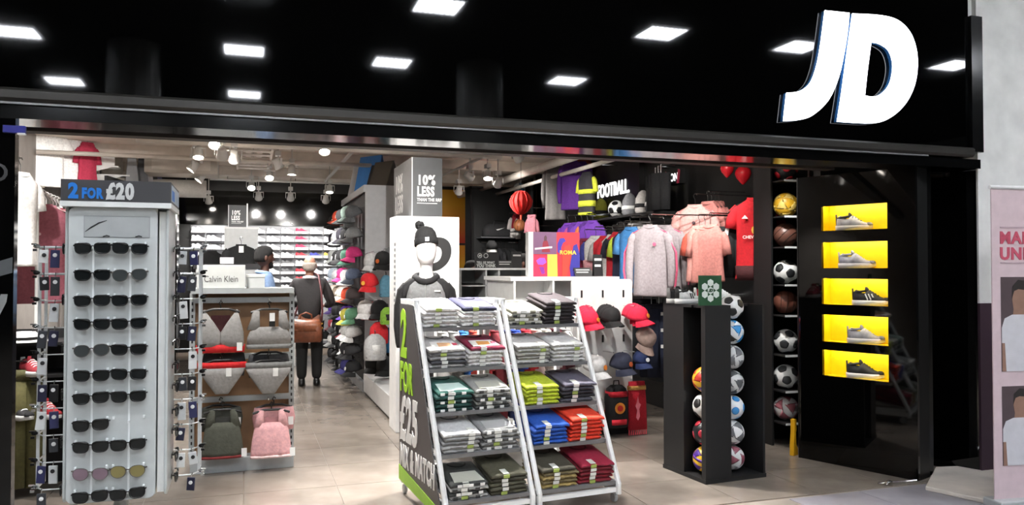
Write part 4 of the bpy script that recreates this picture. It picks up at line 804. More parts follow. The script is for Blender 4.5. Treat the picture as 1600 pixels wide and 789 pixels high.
# tent cards on the gondola top
def tent(label, y, w, h, colA, colB, lean=.13):
    t = thing('tent_card', label, 'display card', (1.86, y, 2.692), (0, 0, .6))
    for s, m in ((-1, colA), (1, colB)): MB().bx(-.006, .006, 0, w, 0, h).build('card_face', mat(m, .5), t, (s*lean, 0, .003), (0, -s*math.atan2(lean, h), 0))
    MB().prism([(-lean, .004), (lean, .004), (.0, h*.97)], -.004, .002).build('end_gusset', mat(mix(colA, '#000000', .35), .5), t); return t
for a in ((10.5, .34, .36, '#b9b9b8', '#8a8a8a', 'dark bronze tent card nearest on the gondola top'), (11.0, .3, .38, '#1c1d20', '#222222', 'black tent card with small mark on the gondola top'), (11.45, .45, .56, '#3f7fc4', '#9ec3e2', 'tall blue tent card on the gondola top'), (12.05, .48, .5, '#c6c8ca', '#9c9ea0', 'white lettered tent card farthest on the gondola top')):
    c_ = a[3] if 'bronze' not in a[5] else '#3c372f'; t = tent(a[5], a[0], a[1], a[2], c_, a[4])
    text('JD' if 'black' in a[5] else 'NEW', .1, WHITE if 'white' not in a[5] else DARK, t, (-.135 if 0 else -.1, a[1]-.04, .1), (PI/2, 0, -PI/2), bold=.01, name='card_print') if False else None
# --- white pillar with logo, discount box
wp = thing('white_pillar', 'tall bright white display pillar behind the mannequin', 'pillar', (1.40, 7.77, 0)); MB().bx(0, .64, 0, .36, 0, 2.12).build('body', mat('#efefee', .45), wp, bevel=.004); MB().bx(.235, .55, .44, 1.42, .262, 2.118).build('rear_support', GG, wp)
pm = atY(690, 398, 7.76); lsc = .34/.81; put('logo_letter', shape_mesh([[((a-4.45)*lsc, (b_-3.05)*lsc) for a, b_ in o] for o in (D1, D2)], .002, 'logo_letter'), mat('#1d1d1d', .5), wp, (pm.x-1.40-.03, -.004, pm.z), (PI/2, 0, 0))
for k in range(16): MB().bx(-.012, -.001, .02, .04, 1.0+.055*k, 1.03+.055*k).build('slot', mat('#6d6d6e', .5), wp)
def disc_box(label, o, sx, sy, h, ts, side=True):
    t = thing('discount_sign', label, 'sign', o); MB().bx(0, sx, 0, sy, 0, h).build('box', mat('#47494b', .5), t); MB().bx(-.004, -.0005, 0, sy, 0, h).build('lit_side_face', mat('#8d8f91', .4), t); MB().bx(-.006, .004, -.005, 0, 0, h).build('edge_strip', mat('#d5d5d4', .4), t)  # side painted a lighter grey for the light falling on it
    w = WHITE; x = sx*.16
    text('10%', ts, w, t, (x, -.002, h*.56), bold=.06, sx=.78); text('LESS', ts, w, t, (x, -.002, h*.56-ts*1.2), bold=.06, sx=.64); text('THAN THE RRP', ts*.34, w, t, (x, -.002, h*.56-ts*1.75), bold=.03, sx=.78); MB().bx(x, x+ts*2.15, -.003, -.001, h*.56-ts*2.0, h*.56-ts*1.93).build('underline', w, t)
    ts = min(ts, sy*.13)
    text('10%', ts*2, w, t, (-.006, sy*.9, h*.52), (PI/2, 0, -PI/2), bold=.03, sx=.9); text('LESS', ts*2, w, t, (-.006, sy*.9, h*.52-ts*2.3), (PI/2, 0, -PI/2), bold=.03, sx=.8)
disc_box('large grey discount sign box on the white pillar', (1.635, 8.15, 2.121), .32, 1.04, .64, .1)
# ================================================================ MANNEQUIN
mp = at(666, 420, 7.15); MX, MY = mp.x, mp.y
mn = thing('mannequin', 'white faceless mannequin standing before the white pillar', 'mannequin', (MX, MY, 0), (0, 0, -.25))
MW = mat('#f1f1ef', .3)
MB().pillow([(.85, 0, .16, .11), (1.0, 0, .15, .10), (1.15, 0, .15, .10), (1.3, 0, .17, .11), (1.42, 0, .175, .10), (1.49, 0, .12, .08), (1.53, 0, .065, .06), (1.59, 0, .056, .058), (1.645, 0, .058, .062, -.008), (1.66, 0, .068, .08, -.02), (1.71, 0, .085, .1, -.02), (1.78, 0, .092, .108, -.012), (1.84, 0, .086, .1, -.008), (1.88, 0, .065, .08, -.005), (1.91, 0, .02, .03)], 24, .95).build('body', MW, mn, smooth=True)
for s in (-1, 1): MB().tube([(s*.09, 0, .9), (s*.095, 0, .5), (s*.09, .01, .08)], [.09, .06, .045], 12).build('leg', mat('#1c1c1e', .7, 'fabric'), mn, smooth=True); MB().sphere((s*.09, -.04, .045), (.045, .12, .04), 12, 8).build('foot', MW, mn, smooth=True)
MB().lathe([(.2, 0), (.2, .008)], 24).build('base_plate', CHROME, mn)
jk = thing('zip_jacket', 'light grey zip jacket with dark raglan sleeves worn by the mannequin', 'jacket', (MX, MY, 1.545), (0, 0, -.25))
b_, s1, s2, c_ = shirt_meshes(.41, .62, .125, True, 1)
put('body', b_, fab('#8b8d8e'), jk); put('sleeve', s1, fab('#232325'), jk); put('sleeve', s2, fab('#232325'), jk)
for s in (-1, 1): MB().pillow([(-.03, s*.10, .05, .075), (-.09, s*.165, .055, .11), (-.16, s*.19, .04, .11), (-.24, s*.2, .02, .09)], 16).build('raglan_shoulder', fab('#2a2a2c'), jk, smooth=True)
MB().tube([(-.09, .03, -.01), (-.1, -.04, -.02), (-.05, -.11, -.05), (0, -.125, -.06), (.05, -.11, -.05), (.1, -.04, -.02), (.09, .03, -.01), (.0, .08, .01)], .028, 10, closed=True).build('hood', fab('#2b2b2d'), jk, smooth=True)
MB().tube([(0, -.135, -.07), (0, -.14, -.3), (0, -.137, -.6)], .004, 5).build('zip', GREYM, jk); MB().box((.09, -.136, -.14), (.055, .004, .014)).build('chest_print', WHITE, jk, rot=(0, 0, .1))
bn2 = thing('bobble_hat', 'black bobble hat with white badge on the mannequin', 'hat', (MX-.004, MY+.0, 1.865), (-.2, -.1, -.25)); KN = mat('#151516', .9, 'knit')
MB().lathe([(.098, -.05), (.101, -.03), (.1, .02), (.092, .06), (.07, .095), (.03, .115), (.005, .118)], 26).build('crown', KN, bn2, smooth=True); MB().lathe([(.098, -.06), (.108, -.055), (.108, .0), (.099, .005)], 26).build('turn_up', KN, bn2, smooth=True); MB().box((.015, -.109, -.025), (.035, .004, .035)).build('badge', WHITE, bn2)
pb = MB()
for k in range(60):
    v = Vector((R.gauss(0, 1), R.gauss(0, 1), R.gauss(0, 1))).normalized(); pb.sphere(tuple(Vector((-.045, .02, .14))+v*.028), .017, 6, 5)
pp = pb.build('pompom', KN, bn2, smooth=True); pp['kind'] = 'stuff'
# ================================================================ UNITED CAP STAND
co = Vector((2.94, 7.0, 0)); cs = thing('cap_stand', 'white slatwall stand with red and dark club caps', 'display stand', co); WB = mat('#cfd0ce', .35)
MB().prism(rrect(0, .64, .12, 1.50, .04), 0, .03).build('back_board', WB, cs, bevel=.004); MB().bx(.0, .64, .031, .4, 0, .12).build('base', DARK, cs)
MB().prism(rrect(.05, .59, 1.16, 1.45, .03), -.004, 0).build('front_plate', mat('#d8d9d7', .3), cs)
for z in (1.36, .93):
    for x in (.1, .32, .54): MB().box((x, -.006, z), (.018, .004, .07)).build('slot', DARK, cs); MB().tube([(x, -.01, z-.12), (x, -.24, z-.11)], .005, 6).build('hook_arm', CHROME, cs)
CR, CK_ = '#d01a3c', '#131314'
for k in range(4): cap('crimson club cap, %s of the left stack on the cap stand' % ('front', 'second', 'third', 'rearmost')[k], co+Vector((.05+.0*k+.012*k, -.27+.055*k, 1.10+.012*k)), (.15, 0, .55), CR, None, '#d9822a' if k == 0 else None, 'crimson caps on the stand', 1.05)
for k in range(3): cap('black club cap, %s of the middle stack on the cap stand' % ('front', 'second', 'rearmost')[k], co+Vector((.30, -.22+.06*k, 1.12+.012*k)), (.2, 0, .3), CK_, None, None, 'black caps on the stand', 1.05)
for k in range(3): cap('crimson club cap, %s of the right stack on the cap stand' % ('front', 'second', 'rearmost')[k], co+Vector((.57, -.24+.06*k, 1.12+.012*k)), (.12, 0, .6), CR, None, '#d9822a' if k == 0 else None, 'crimson caps on the stand', 1.08)
cap('beige cap hanging on the right of the cap stand', co+Vector((.66, -.2, .93)), (.9, 0, .3), '#a68f86', None, None, None, 1.1)
cap('light grey club cap on lower row of the cap stand', co+Vector((.12, -.25, .67)), (.25, 0, .45), '#b9babb', None, '#c9762a', None, 1.2); cap('navy club cap on lower row of the cap stand', co+Vector((.40, -.22, .68)), (.2, 0, .4), '#23273a', None, '#b5562a', None, 1.2); cap('dark blue cap with white badge on lower row of cap stand', co+Vector((.64, -.18, .72)), (.25, 0, .1), '#1d2b55', None, '#dfe2e6', None, 1.0)
t = thing('bobble_hat', 'grey and red knitted hat hanging low on the cap stand', 'hat', co+Vector((.15, -.16, .28)), (.3, 0, .2))
MB().lathe([(.1, -.06), (.104, .0), (.1, .06), (.08, .11), (.04, .14), (.005, .145)], 20).build('crown', mat('#8f8f90', .9, 'knit'), t, smooth=True); MB().lathe([(.105, -.0), (.107, .02), (.105, .04)], 20, cap=False).build('stripe', mat('#b01c2c', .9, 'knit'), t); MB().lathe([(.104, -.005), (.1065, -.01), (.104, -.03)], 20, cap=False).build('stripe', DARK, t); MB().lathe([(.001, 0), (.026, 0), (.026, .004)], 12).build('emblem', mat('#c9702a', .6), t, (0, -.108, -.03), (PI/2, 0, 0))
def ruck(label, p, w, h, col, acc, crest):
    t = thing('rucksack', label, 'bag', p); MB().pillow([(-h, 0, w*.44, .05), (-h*.95, 0, w*.5, .075), (-h*.3, 0, w*.5, .075), (-h*.08, 0, w*.42, .06), (0, 0, w*.25, .03)], 20, .6).build('body', fab(col), t, smooth=True)
    for z in (-.2*h, -.85*h): MB().pillow([(z-.025, 0, w*.46, .08), (z+.025, 0, w*.46, .08)], 18, .6).build('trim_band', fab(acc), t, smooth=True)
    MB().tube([(-.03, 0, -.01), (-.025, 0, .04), (.025, 0, .04), (.03, 0, -.01)], .007, 6).build('handle', BLACK, t); MB().lathe([(.001, 0), (w*.24, 0), (w*.24, .006), (.001, .008)], 16).build('crest', mat(crest, .5), t, (0, -.078, -h*.52), (PI/2, 0, 0)); MB().lathe([(.001, 0), (w*.13, 0), (w*.13, .01), (.001, .012)], 16).build('crest_centre', mat('#b3201f', .5), t, (0, -.080, -h*.52), (PI/2, 0, 0))
ruck('black rucksack with orange crest and red trim on the cap stand', co+Vector((.40, -.13, .50)), .22, .40, '#131315', '#b51a2a', '#d0812c')
t = thing('football_scarf', 'red fringed football scarf hanging at right of the cap stand', 'scarf', co+Vector((.63, -.1, .52)))
MB().pillow([(-.46, .01, .1, .022), (-.2, 0, .1, .024), (0, 0, .085, .02)], 18, .6).build('body', mat('#b5182a', .9, 'knit'), t, smooth=True); MB().pillow([(-.08, 0, .098, .027), (-.04, 0, .096, .027)], 18, .6).build('band', mat('#d8a45a', .9, 'knit'), t, smooth=True)
for k in range(9): MB().tube([(-.08+.0225*k, 0, -.46), (-.082+.0225*k, -.004, -.51)], .007, 5).build('tassel', mat('#d04a58', .9, 'knit'), t)
MB().prism([(-.02, -.34), (.0, -.37), (.02, -.33), (.012, -.26), (.03, -.22), (.01, -.2), (.0, -.14), (-.015, -.2), (-.03, -.23), (-.01, -.27)], -.031, -.026).build('bird_crest', mat('#d9707c', .8), t)
# white low gondola behind it, with club poster
wg = thing('white_gondola', 'white low gondola carrying the red and blue club poster', 'gondola', (2.5, 7.42, 0)); MB().bx(0, 1.12, .25, .9, 0, 1.48).build('body', WB, wg, bevel=.005); MB().bx(-.03, 1.15, .0, .93, 1.48, 1.52).build('top', mat('#e3e3e1', .3), wg, bevel=.004)
MB().bx(0.02, .4, .0, .24, 1.15, 1.17).build('shelf', WB, wg); MB().bx(.0, .02, 0, .25, .3, 1.48).build('end_cheek', WB, wg); MB().bx(.41, .43, 0, .25, .3, 1.48).build('end_cheek', WB, wg)
o = atY(834, 431, 7.6); P1 = thing('club_poster', 'red, blue and yellow club poster board on the white gondola', 'poster', (o.x, 7.6, 1.521), (0, 0, -.05))
pw, phh = .50, .455
MB().bx(-.05, pw, .02, .12, 0, phh).build('block', mat('#d8d8d6', .5), P1)
def pq(pts, c, nm, y): MB().prism([(x*pw, z*phh) for x, z in pts], y, y+.002).build(nm, mat(c, .5), P1)
pq([(0, 0), (1, 0), (1, 1), (0, 1)], '#b52a33', 'poster_sheet', .017); pq([(0, .5), (.5, .5), (.5, 1), (0, 1)], '#6a4a66', 'photo_area', .0145); pq([(.18, .55), (.2, .75), (.25, .88), (.31, .78), (.36, .55)], '#7d2434', 'player_figure', .012); pq([(.225, .8), (.23, .9), (.265, .93), (.29, .88), (.28, .8)], '#4a3038', 'player_head', .010)
pq([(.03, .6), (.4, .64), (.4, .68), (.03, .64)], '#c9b8c0', 'caption_line', .009); pq([(.0, .0), (.3, 0), (.3, .47), (.0, .49)], '#c22a4a', 'red_tile', .0145); pq([(.06, .36), (.14, .42), (.24, .42), (.28, .32), (.2, .26), (.1, .27)], '#8a4ab0', 'violet_shape', .012); pq([(.12, .22), (.22, .22), (.25, .07), (.18, .05)], '#7a2a8a', 'violet_shape', .0115)
pq([(.3, 0), (.52, 0), (.51, .5), (.3, .5)], '#d6a545', 'yellow_tile', .0125)
pq([(.52, .55), (.52, .75), (.57, .86), (.66, .87), (.7, .8), (.64, .76), (.6, .66), (.6, .5)], '#3a2f8c', 'blue_swirl', .0125); pq([(.62, .0), (.62, .5), (.68, .68), (.78, .72), (.84, .55), (.78, .3), (.72, .0)], '#d0372c', 'red_swirl', .010); pq([(.78, .2), (.86, .7), (.94, .74), (1, .5), (1, .0), (.8, .0)], '#2d2a7d', 'blue_swirl', .0085); text('ROMA', .042, mat('#e3b23c', .5), P1, (.56*pw, .006, .5*phh), bold=.03, sx=1.05)
def card(label, p, w, h, lean, col='#161617', lines=2, rz=0):
    t = thing('price_card', label, 'card', p, (0, 0, rz)); MB().bx(-w/2, w/2, 0, .004, 0, h).build('card_face', mat(col, .4), t, rot=(-lean, 0, 0)); MB().bx(-w/2, w/2, 0, .004, 0, h).build('card_back', mat(col, .4), t, (0, 2*h*math.sin(lean)+.004, 0), (lean, 0, 0))
    for k in range(lines): MB().bx(-w*.4, w*(.4-.1*(k % 2)), -.002, 0, h*(.72-.28*k), h*(.82-.28*k)).build('print_line', mat('#b9b9b7', .5), t, rot=(-lean, 0, 0))
    return t
card('black tent card with white print before the club poster', (o.x+.52, 7.52, 1.521), .19, .10, .5, lines=2); card('black upright card at right end of the white gondola', (o.x+.72, 7.6, 1.521), .1, .23, .1, lines=2)
# ================================================================ REAR SHOE WALL
rs = thing('shoe_wall', 'rear wall of white acrylic shelves lined with trainers', 'shelving', (0, YB-.05, 0)); ACR = mat('#e4e6e8', .2)
SCOL = ['#e4e4e2', '#dcdcda', '#e8e8e6', '#c9c9c9', '#d8d8d8', '#b9babb']
zr = [2.31, 2.15, 1.99, 1.83, 1.67, 1.51, 1.35, 1.19]; cl = 11
for r_, z in enumerate(zr):
    for k in range(cl):
        x = -.86+.275*k; put('shelf', bpy.data.meshes.get('wall_shelf') or MB().bx(-.128, .128, -.13, .005, -.014, 0).mesh('wall_shelf'), ACR, rs, (x, 0, z))
        col = R.choice(SCOL); nm = 'white'
        if k == 7 and r_ in (0, 1, 2): col, nm = '#b5304f', 'crimson'
        elif k == 7 and r_ in (3, 5, 6): col, nm = '#a02c36', 'red'
        elif r_ == 3 and k in (8, 9): col, nm = ('#3a3f86', 'blue') if k == 8 else ('#c2a04a', 'yellow')
        elif r_ >= 4 and R.random() < .5: col, nm = '#5a5a5c', 'grey'
        elif R.random() < .15: col, nm = '#8e9092', 'pale grey'
        trainer('%s trainer, %s from left in the %s row of the rear shoe wall' % (nm, ORD[k], ORD[r_]), (x-.125, YB-.11, z+.0005), (0, 0, 0), col, '#eeeeec', full=False, group='trainers on the rear wall', sc=.9)
# black display columns left of the shoe wall
bc = thing('black_shelving', 'black shelving bay with white trainers left of the shoe wall', 'shelving', (-1.55, 13.3, 0)); MB().bx(-.5, .55, .3, .34, 0, 2.5).build('back_board', mat('#131314', .4), bc); MB().bx(.5, .55, -.05, .3, 0, 2.5).build('side_board', gloss('#070707', .1), bc)
for k in range(11): MB().bx(-.5, .5, .292, .3, 1.0+.13*k, 1.012+.13*k).build('groove_strip', mat('#222224', .3), bc)
for k, z in enumerate((2.22, 2.05, 1.88, 1.66, 1.5)):
    MB().bx(-.5, .5, .1, .29, z-.012, z).build('shelf', ACR, bc)
    for j, x in enumerate((.12, -.2)): trainer('white trainer, %s one on the %s shelf of the black bay' % (('right', 'left')[j], ORD[k]), (-1.55+x, 13.48, z+.0005), (0, 0, 0), '#dededc', '#efefed', full=False, group='trainers in the black bay')
# grey panel with black jackets and the second discount sign
o = at(350, 420, 12.3); gp = thing('grey_panel_stand', 'pale grey panel stand with a black jacket hung on its front', 'display stand', (o.x, o.y, 0)); MB().bx(0, .5, 0, .25, 0, 2.22).build('body', mat('#b9bcbc', .4), gp, bevel=.004); MB().bx(-.01, .51, -.01, .26, 2.22, 2.25).build('top', mat('#d5d7d6', .4), gp)
disc_box('small grey discount sign on the pale panel at the back', (o.x+.06, o.y+.02, 2.251), .26, .22, .34, .068); pb_ = MB().bx(o.x+.325, o.x+.345, o.y+.02, o.y+.04, 2.251, 2.62).build('white_post', WHITE); tag(pb_, 'thin white post beside the small discount sign', 'post')
shirt('black hooded jacket on the front of the pale panel', (o.x+.25, o.y-.09, 1.98), 0, '#1d1e20', .44, .7, .06, True, '#2b2c2e', '#0e0e0f', 1, name='jacket', cat='jacket'); MB().tube([(o.x+.25, o.y+.0, 2.085), (o.x+.25, o.y-.12, 2.09)], .008, 6).build('panel_hook', CHROME, None); tag(bpy.data.objects['panel_hook'], 'chrome hook holding the black jacket on the pale panel', 'hook')
MB().box((o.x+.25, o.y-.165, 1.9), (.07, .003, .1)).build('jacket_tag', WHITE); tag(bpy.data.objects['jacket_tag'], 'white swing tag on the black hooded jacket', 'tag')
for k in range(3): shirt('dark jacket on the side rail left of the pale panel, %s' % ('front', 'middle', 'rear')[k], (o.x-.17-.03*k, o.y+.02+.2*k, 1.88), .6, ('#161618', '#232427', '#101012')[k], .42, .7, .05, True, v=k, name='jacket', cat='jacket', group='dark jackets beside the pale panel')
pr_ = MB().tube([(o.x-.3, o.y-.15, 1.99), (o.x-.1, o.y+.45, 1.99), (o.x+.02, o.y+.24, 1.99)], .01, 6).build('side_rail', CHROME); tag(pr_, 'chrome side rail holding dark jackets beside the pale panel', 'rail')
ck = at(318, 420, 11.0); dkb = thing('dark_counter', 'dark counter with a white card behind the underwear stand', 'counter', (ck.x, ck.y, 0)); MB().bx(-.1, .72, 0, .5, 0, 1.6).build('body', mat('#9fa2a3', .4), dkb); MB().bx(-.13, .75, -.03, .53, 1.6, 1.67).build('top', mat('#1b1b1d', .3), dkb)
wcd = thing('white_card', 'blank white card standing on the dark counter', 'card', (ck.x+.30, ck.y+.1, 1.671)); MB().bx(-.09, .09, 0, .006, 0, .09).build('card_face', WHITE, wcd, rot=(-.15, 0, 0)); MB().bx(-.09, .09, .02, .026, 0, .08).build('card_back', WHITE, wcd, rot=(.1, 0, 0))
# ================================================================ LEFT SIDE CLOTHES
for k, (px, c, nm, d, w) in enumerate([(44, '#b9b2a8', 'beige jacket', 10.4, .4), (72, '#f0efed', 'white T-shirt, left one', 10.5, .46), (104, '#f2f1ef', 'white T-shirt, right one', 10.8, .48)]):
    p = at(px, 204, d); tt = shirt('%s hung high on the left wall' % nm, p, .45, c, w, .74, .06, k == 0, v=k, group='shirts hung high on the left wall', cat='shirt')
    arm(tt, (XL, p.y, p.z))
p = at(137, 222, 10.9); tt = shirt('crimson top hung high beside the white T-shirts', p, .6, '#b5324e', .26, .55, .05, v=1); arm(tt, (XL, p.y, p.z))
for k, (px, py, d, lb) in enumerate([(160, 262, 11.2, 'white box shelf right of the crimson top'), (180, 235, 12.0, 'white shelf with blue underside high at left'), (178, 276, 11.5, 'thin white shelf just above the price topper')]):
    p = at(px, py, d); t = thing('wall_shelf', lb, 'shelf', (p.x-.24, p.y, p.z)); L = .46; MB().tube([(.03, .1, -p.z), (.03, .1, -.001)], .012, 8).build('support_post', CHROME, t)
    MB().bx(0, L, -.12, .12, 0, .02).build('board', WHITE, t); MB().prism([(0, 0), (L*.8, 0), (0, -.12)], -.1, -.08).build('bracket', WHITE, t)
    if k == 0: 
        b = thing('carrier_box', 'white carton standing on the box shelf at left', 'box', (p.x, p.y, p.z+.021), (0, 0, .2)); MB().bx(-.15, .15, -.1, .1, 0, .42).build('box_body', mat('#e9e9e7', .5), b); text('SOLO', .06, mat('#8a8a8c', .5), b, (-.1, -.102, .33), name='print')
for k, (px, py, c, lb) in enumerate([(206, 256, '#9c9fa2', 'pale grey tent board leaning above price topper'), (222, 262, '#6a6c70', 'dark grey board leaning above price topper'), (230, 258, '#a8a4a6', 'pinkish grey board leaning above price topper'), (238, 272, '#2a2b2d', 'black board leaning above price topper'), (246, 278, '#7a7fa6', 'small violet print board above price topper')]):
    p = at(px, py, 11.5+.3*k); t = thing('display_board', lb, 'display board', (p.x, p.y, 2.62), (0, 0, .35)); h = (p.z-2.62)+.3
    MB().prism([(-.1, 0), (.12, 0), (.03, h), (-.04, h)], -.01, .01).build('board', mat(c, .5), t); MB().prism([(-.01, 0), (.01, 0), (.01, h*.6)], .011, .16).build('strut', DARK, t)
ub = thing('upper_shelf_run', 'dark upper shelf run carrying leaning boards at left', 'shelving', (0, 0, 0)); a0 = at(203, 262, 11.4); a1 = at(252, 262, 12.9); dd = (Vector((a1.x, a1.y, 0))-Vector((a0.x, a0.y, 0))); MB().bx(-.3, dd.length+.3, -.2, .2, 2.56, 2.615).build('board', mat('#161617', .5), ub, (a0.x, a0.y, 0), (0, 0, math.atan2(dd.y, dd.x))); MB().bx(-.3, dd.length+.3, .2, .24, 2.45, 2.9).build('back_board', mat('#1a1a1b', .5), ub, (a0.x, a0.y, 0), (0, 0, math.atan2(dd.y, dd.x)))
# rail of mauve shirts close behind the jamb
p = at(66, 318, 6.7); lr = thing('clothes_rail', 'white clothes rail with mauve shirts beside the left jamb', 'clothes rail', (p.x, p.y, 0), (0, 0, .1))
MB().tube([(.0, -.35, p.z+.11), (.0, 1.5, p.z+.11)], .013, 8).build('rail', WFR, lr)
for y in (-.3, 1.45): MB().tube([(0, y, 0), (0, y, p.z+.11)], .013, 8).build('upright', WFR, lr)
shirt('mauve sports T-shirt with small tick, nearest on the left rail', p, .25, '#9a5866', .40, .84, .05, v=2, hang='#161616', emb=[(-.02, -.26, .012, '#d8b8be')])
for k in range(7): shirt('%s shirt, %s behind the mauve one on the left rail' % (('pink', 'white', 'rose')[k % 3], ORD[k]), (p.x-.004*k, p.y+.14+.15*k, p.z), .35, ('#c98a98', '#d9d4d2', '#b5616f')[k % 3], .42, .8, .035, v=k % 3, hang='#e4e2e0', group='shirts on the left rail')
p = at(32, 268, 6.2); wsh = shirt('white long top hanging at the very left beside the jamb', p, .9, '#e9e8e6', .3, .74, .05, v=0)
arm(wsh, (p.x-.6, p.y+.2, p.z))
lw = thing('accessory_shelf', 'dark shelves of hats and shoes low at the left', 'shelving', (-1.62, 6.6, 0)); 
for z in (.55, .85, 1.08): MB().bx(-.4, .45, -.2, .2, z-.02, z).build('shelf', mat('#1a1a1b', .5), lw)
MB().bx(-.4, .45, .2, .22, 0, 1.15).build('back_board', mat('#141415', .5), lw)
for x in (-.42, .45): MB().bx(x, x+.02, -.2, .2, 0, 1.15).build('side_board', BLACK, lw)
ht = thing('brim_hat', 'white brimmed hat on the dark shelf behind the wire rack', 'hat', (-1.62+.13, 6.5, 1.081)); MB().lathe([(.15, 0), (.15, .006), (.09, .012), (.085, .05), (.07, .07), (.005, .075)], 22).build('hat_body', WHITE, ht, smooth=True); MB().lathe([(.0905, .014), (.089, .035)], 22, cap=False).build('band', BLACK, ht)
for k, (x, z, c, nm) in enumerate([(-.3, .851, '#1a1a1c', 'black'), (-.1, .851, '#b9b9b7', 'silver'), (.12, .851, '#8e1f2c', 'red'), (-.25, .551, '#c9c9c7', 'white'), (.05, .551, '#222224', 'black'), (.22, .551, '#b5262f', 'bright red')]): trainer('%s trainer on the %s dark shelf at left' % (nm, 'middle' if z > .7 else 'lower'), (-1.62+x, 6.5, z), (0, 0, -.9), c, '#dededc', full=True)
p = at(42, 582, 5.6); tr_ = thing('trousers', 'olive trousers hanging low beside the left jamb', 'trousers', p, (0, 0, .3))
for s in (-1, 1): MB().pillow([(-.02, s*.045, .06, .04), (-.3, s*.05, .058, .04), (-.8, s*.05, .05, .035)], 16, .8, .01, 40).build('leg', fab('#57532e'), tr_, smooth=True)
MB().pillow([(-.05, 0, .105, .045), (.02, 0, .1, .04)], 18, .7).build('waistband', fab('#4d4a2a'), tr_, smooth=True); MB().tube([(0, 0, .02), (0, 0, .08), (-.5, .05, .1)], .006, 6).build('hanger_arm', CHROME, tr_)
# ================================================================ TILL AREA
to = Vector((2.54, 9.6, 0)); tc_ = thing('till_counter', 'white till counter with open cubby shelves', 'counter', to); TCM = mat('#b9bbba', .4)
MB().bx(0, .97, 0, .5, 0, .95).build('body', TCM, tc_); MB().bx(-.02, .99, -.02, .52, 1.585, 1.61).build('top', mat('#cfd1d0', .35), tc_)
for x in (0, .33, .5, .97): MB().bx(x-.01, x+.01, 0, .5, .951, 1.584).build('upright_board', TCM, tc_)
MB().bx(.01, .96, .48, .5, .951, 1.584).build('back_board', mat('#8c8e8e', .5), tc_)
for z in (1.16, 1.38): MB().bx(.011, .959, 0, .48, z, z+.015).build('shelf', TCM, tc_)
for k, (x, z, c, nm) in enumerate([(.66, 1.176, '#23232c', 'navy'), (.66, 1.206, '#d3d6da', 'white'), (.66, 1.236, '#2a2a30', 'dark'), (.85, 1.176, '#7fb0cc', 'pale blue'), (.17, 1.176, '#1c1c1e', 'black'), (.17, 1.396, '#101011', 'jet black'), (.17, 1.206, '#6c6e70', 'grey'), (.42, 1.176, '#e0e0de', 'bright white')]):
    t = thing('folded_t_shirt', '%s folded garment %s in the till cubbies' % (nm, ('left', 'middle', 'right')[0 if x < .3 else 1 if x < .6 else 2]), 'T-shirt', to+Vector((x, .03, z)), 0, 'folded clothes in the till cubbies'); put('folded_body', ME_TEE[k % 5], fab(c), t); put('fold_line', ME_FOLD, fab(mix(c, '#000000', .5)), t); t.scale = (1 if x not in (.42, .85) else .5, 1, 1)
s1_ = thing('till_sign', 'black sign with round logos and white capitals on the till counter', 'sign', to+Vector((.2, .05, 1.611))); MB().bx(0, .3, 0, .02, 0, .20).build('board', mat('#1c1c1d', .4), s1_); text('TELL US WHAT', .03, LG, s1_, (.02, -.002, .055), bold=.03, sx=.8); text('YOU THINK', .04, LG, s1_, (.02, -.002, .01), bold=.03, sx=.8)
for x in (.06, .14): MB().lathe([(.024, 0), (.03, 0), (.03, .002), (.024, .002)], 18, cap=False).build('round_logo', LG, s1_, (x, -.003, .155), (PI/2, 0, 0))
logo(s1_, LG, .06, -.004, .155, .022); text('TRUSTPILOT', .014, LG, s1_, (.18, -.002, .15)) if False else None
card('black low card with small grey print on till counter', to+Vector((.6, .05, 1.611)), .2, .10, .2, lines=2); card('black upright price card on till counter', to+Vector((.76, .05, 1.611)), .13, .21, .1, lines=1)
# dark clothing unit behind the tills
du = thing('dark_wall_unit', 'black wall unit with sports bag shelf behind the tills', 'shelf unit', (3.85, 13.9, 0)); MB().bx(0, 1.15, .3, .34, 0, 3.1).build('back_board', mat('#050506', .6), du); MB().bx(0, .03, 0, .3, 0, 3.1).build('side_board', gloss('#0a0a0b', .15), du); MB().bx(1.12, 1.15, 0, .3, 0, 3.1).build('side_board', BLACK, du); MB().bx(.03, 1.12, 0, .3, 3.07, 3.1).build('top_board', BLACK, du)
MB().bx(.2, .9, -.05, .29, 2.16, 2.185).build('shelf', mat('#5a5b5d', .4), du); MB().tube([(.2, -.02, 2.08), (.9, -.02, 2.08)], .01, 6).build('rail', CHROME, du)
hb = thing('sports_holdall', 'dark grey sports holdall with white tick on the high shelf', 'bag', (3.85+.55, 13.98, 2.186)); 
MB().pillow([(0, 0, .26, .11), (.03, 0, .285, .13), (.14, 0, .28, .13), (.22, 0, .22, .1), (.255, 0, .15, .05)], 24, .6).build('body', fab('#2c2c2e'), hb, smooth=True); MB().tube([(-.12, -.1, .18), (-.09, -.1, .29), (.09, -.1, .29), (.12, -.1, .18)], .01, 6).build('handle', BLACK, hb); MB().prism([(-.07, .135), (-.055, .115), (-.03, .115), (.09, .165), (-.03, .14), (-.055, .135)], -.136, -.131).build('tick_print', WHITE, hb)
for k in range(5): shirt('black garment, %s on the rail under the sports holdall' % ORD[k], (3.85+.28+.13*k, 13.88, 1.97), PI/2+.2, ('#121214', '#19191b', '#1f1f22')[k % 3], .4, .6, .04, True, v=k % 3, group='black clothes under the holdall')
for k in range(3): shirt('red and white club shirt, %s right of the holdall' % ORD[k], (3.85+.90+.09*k, 13.9, 2.62-.02*k), .3+.25*k, '#8e1a28', .3, .45, .04, sleeve='#d9d2d0', v=k, group='red and white shirts right of the holdall', bands=[(-.45, -.28, '#dcd6d3')])
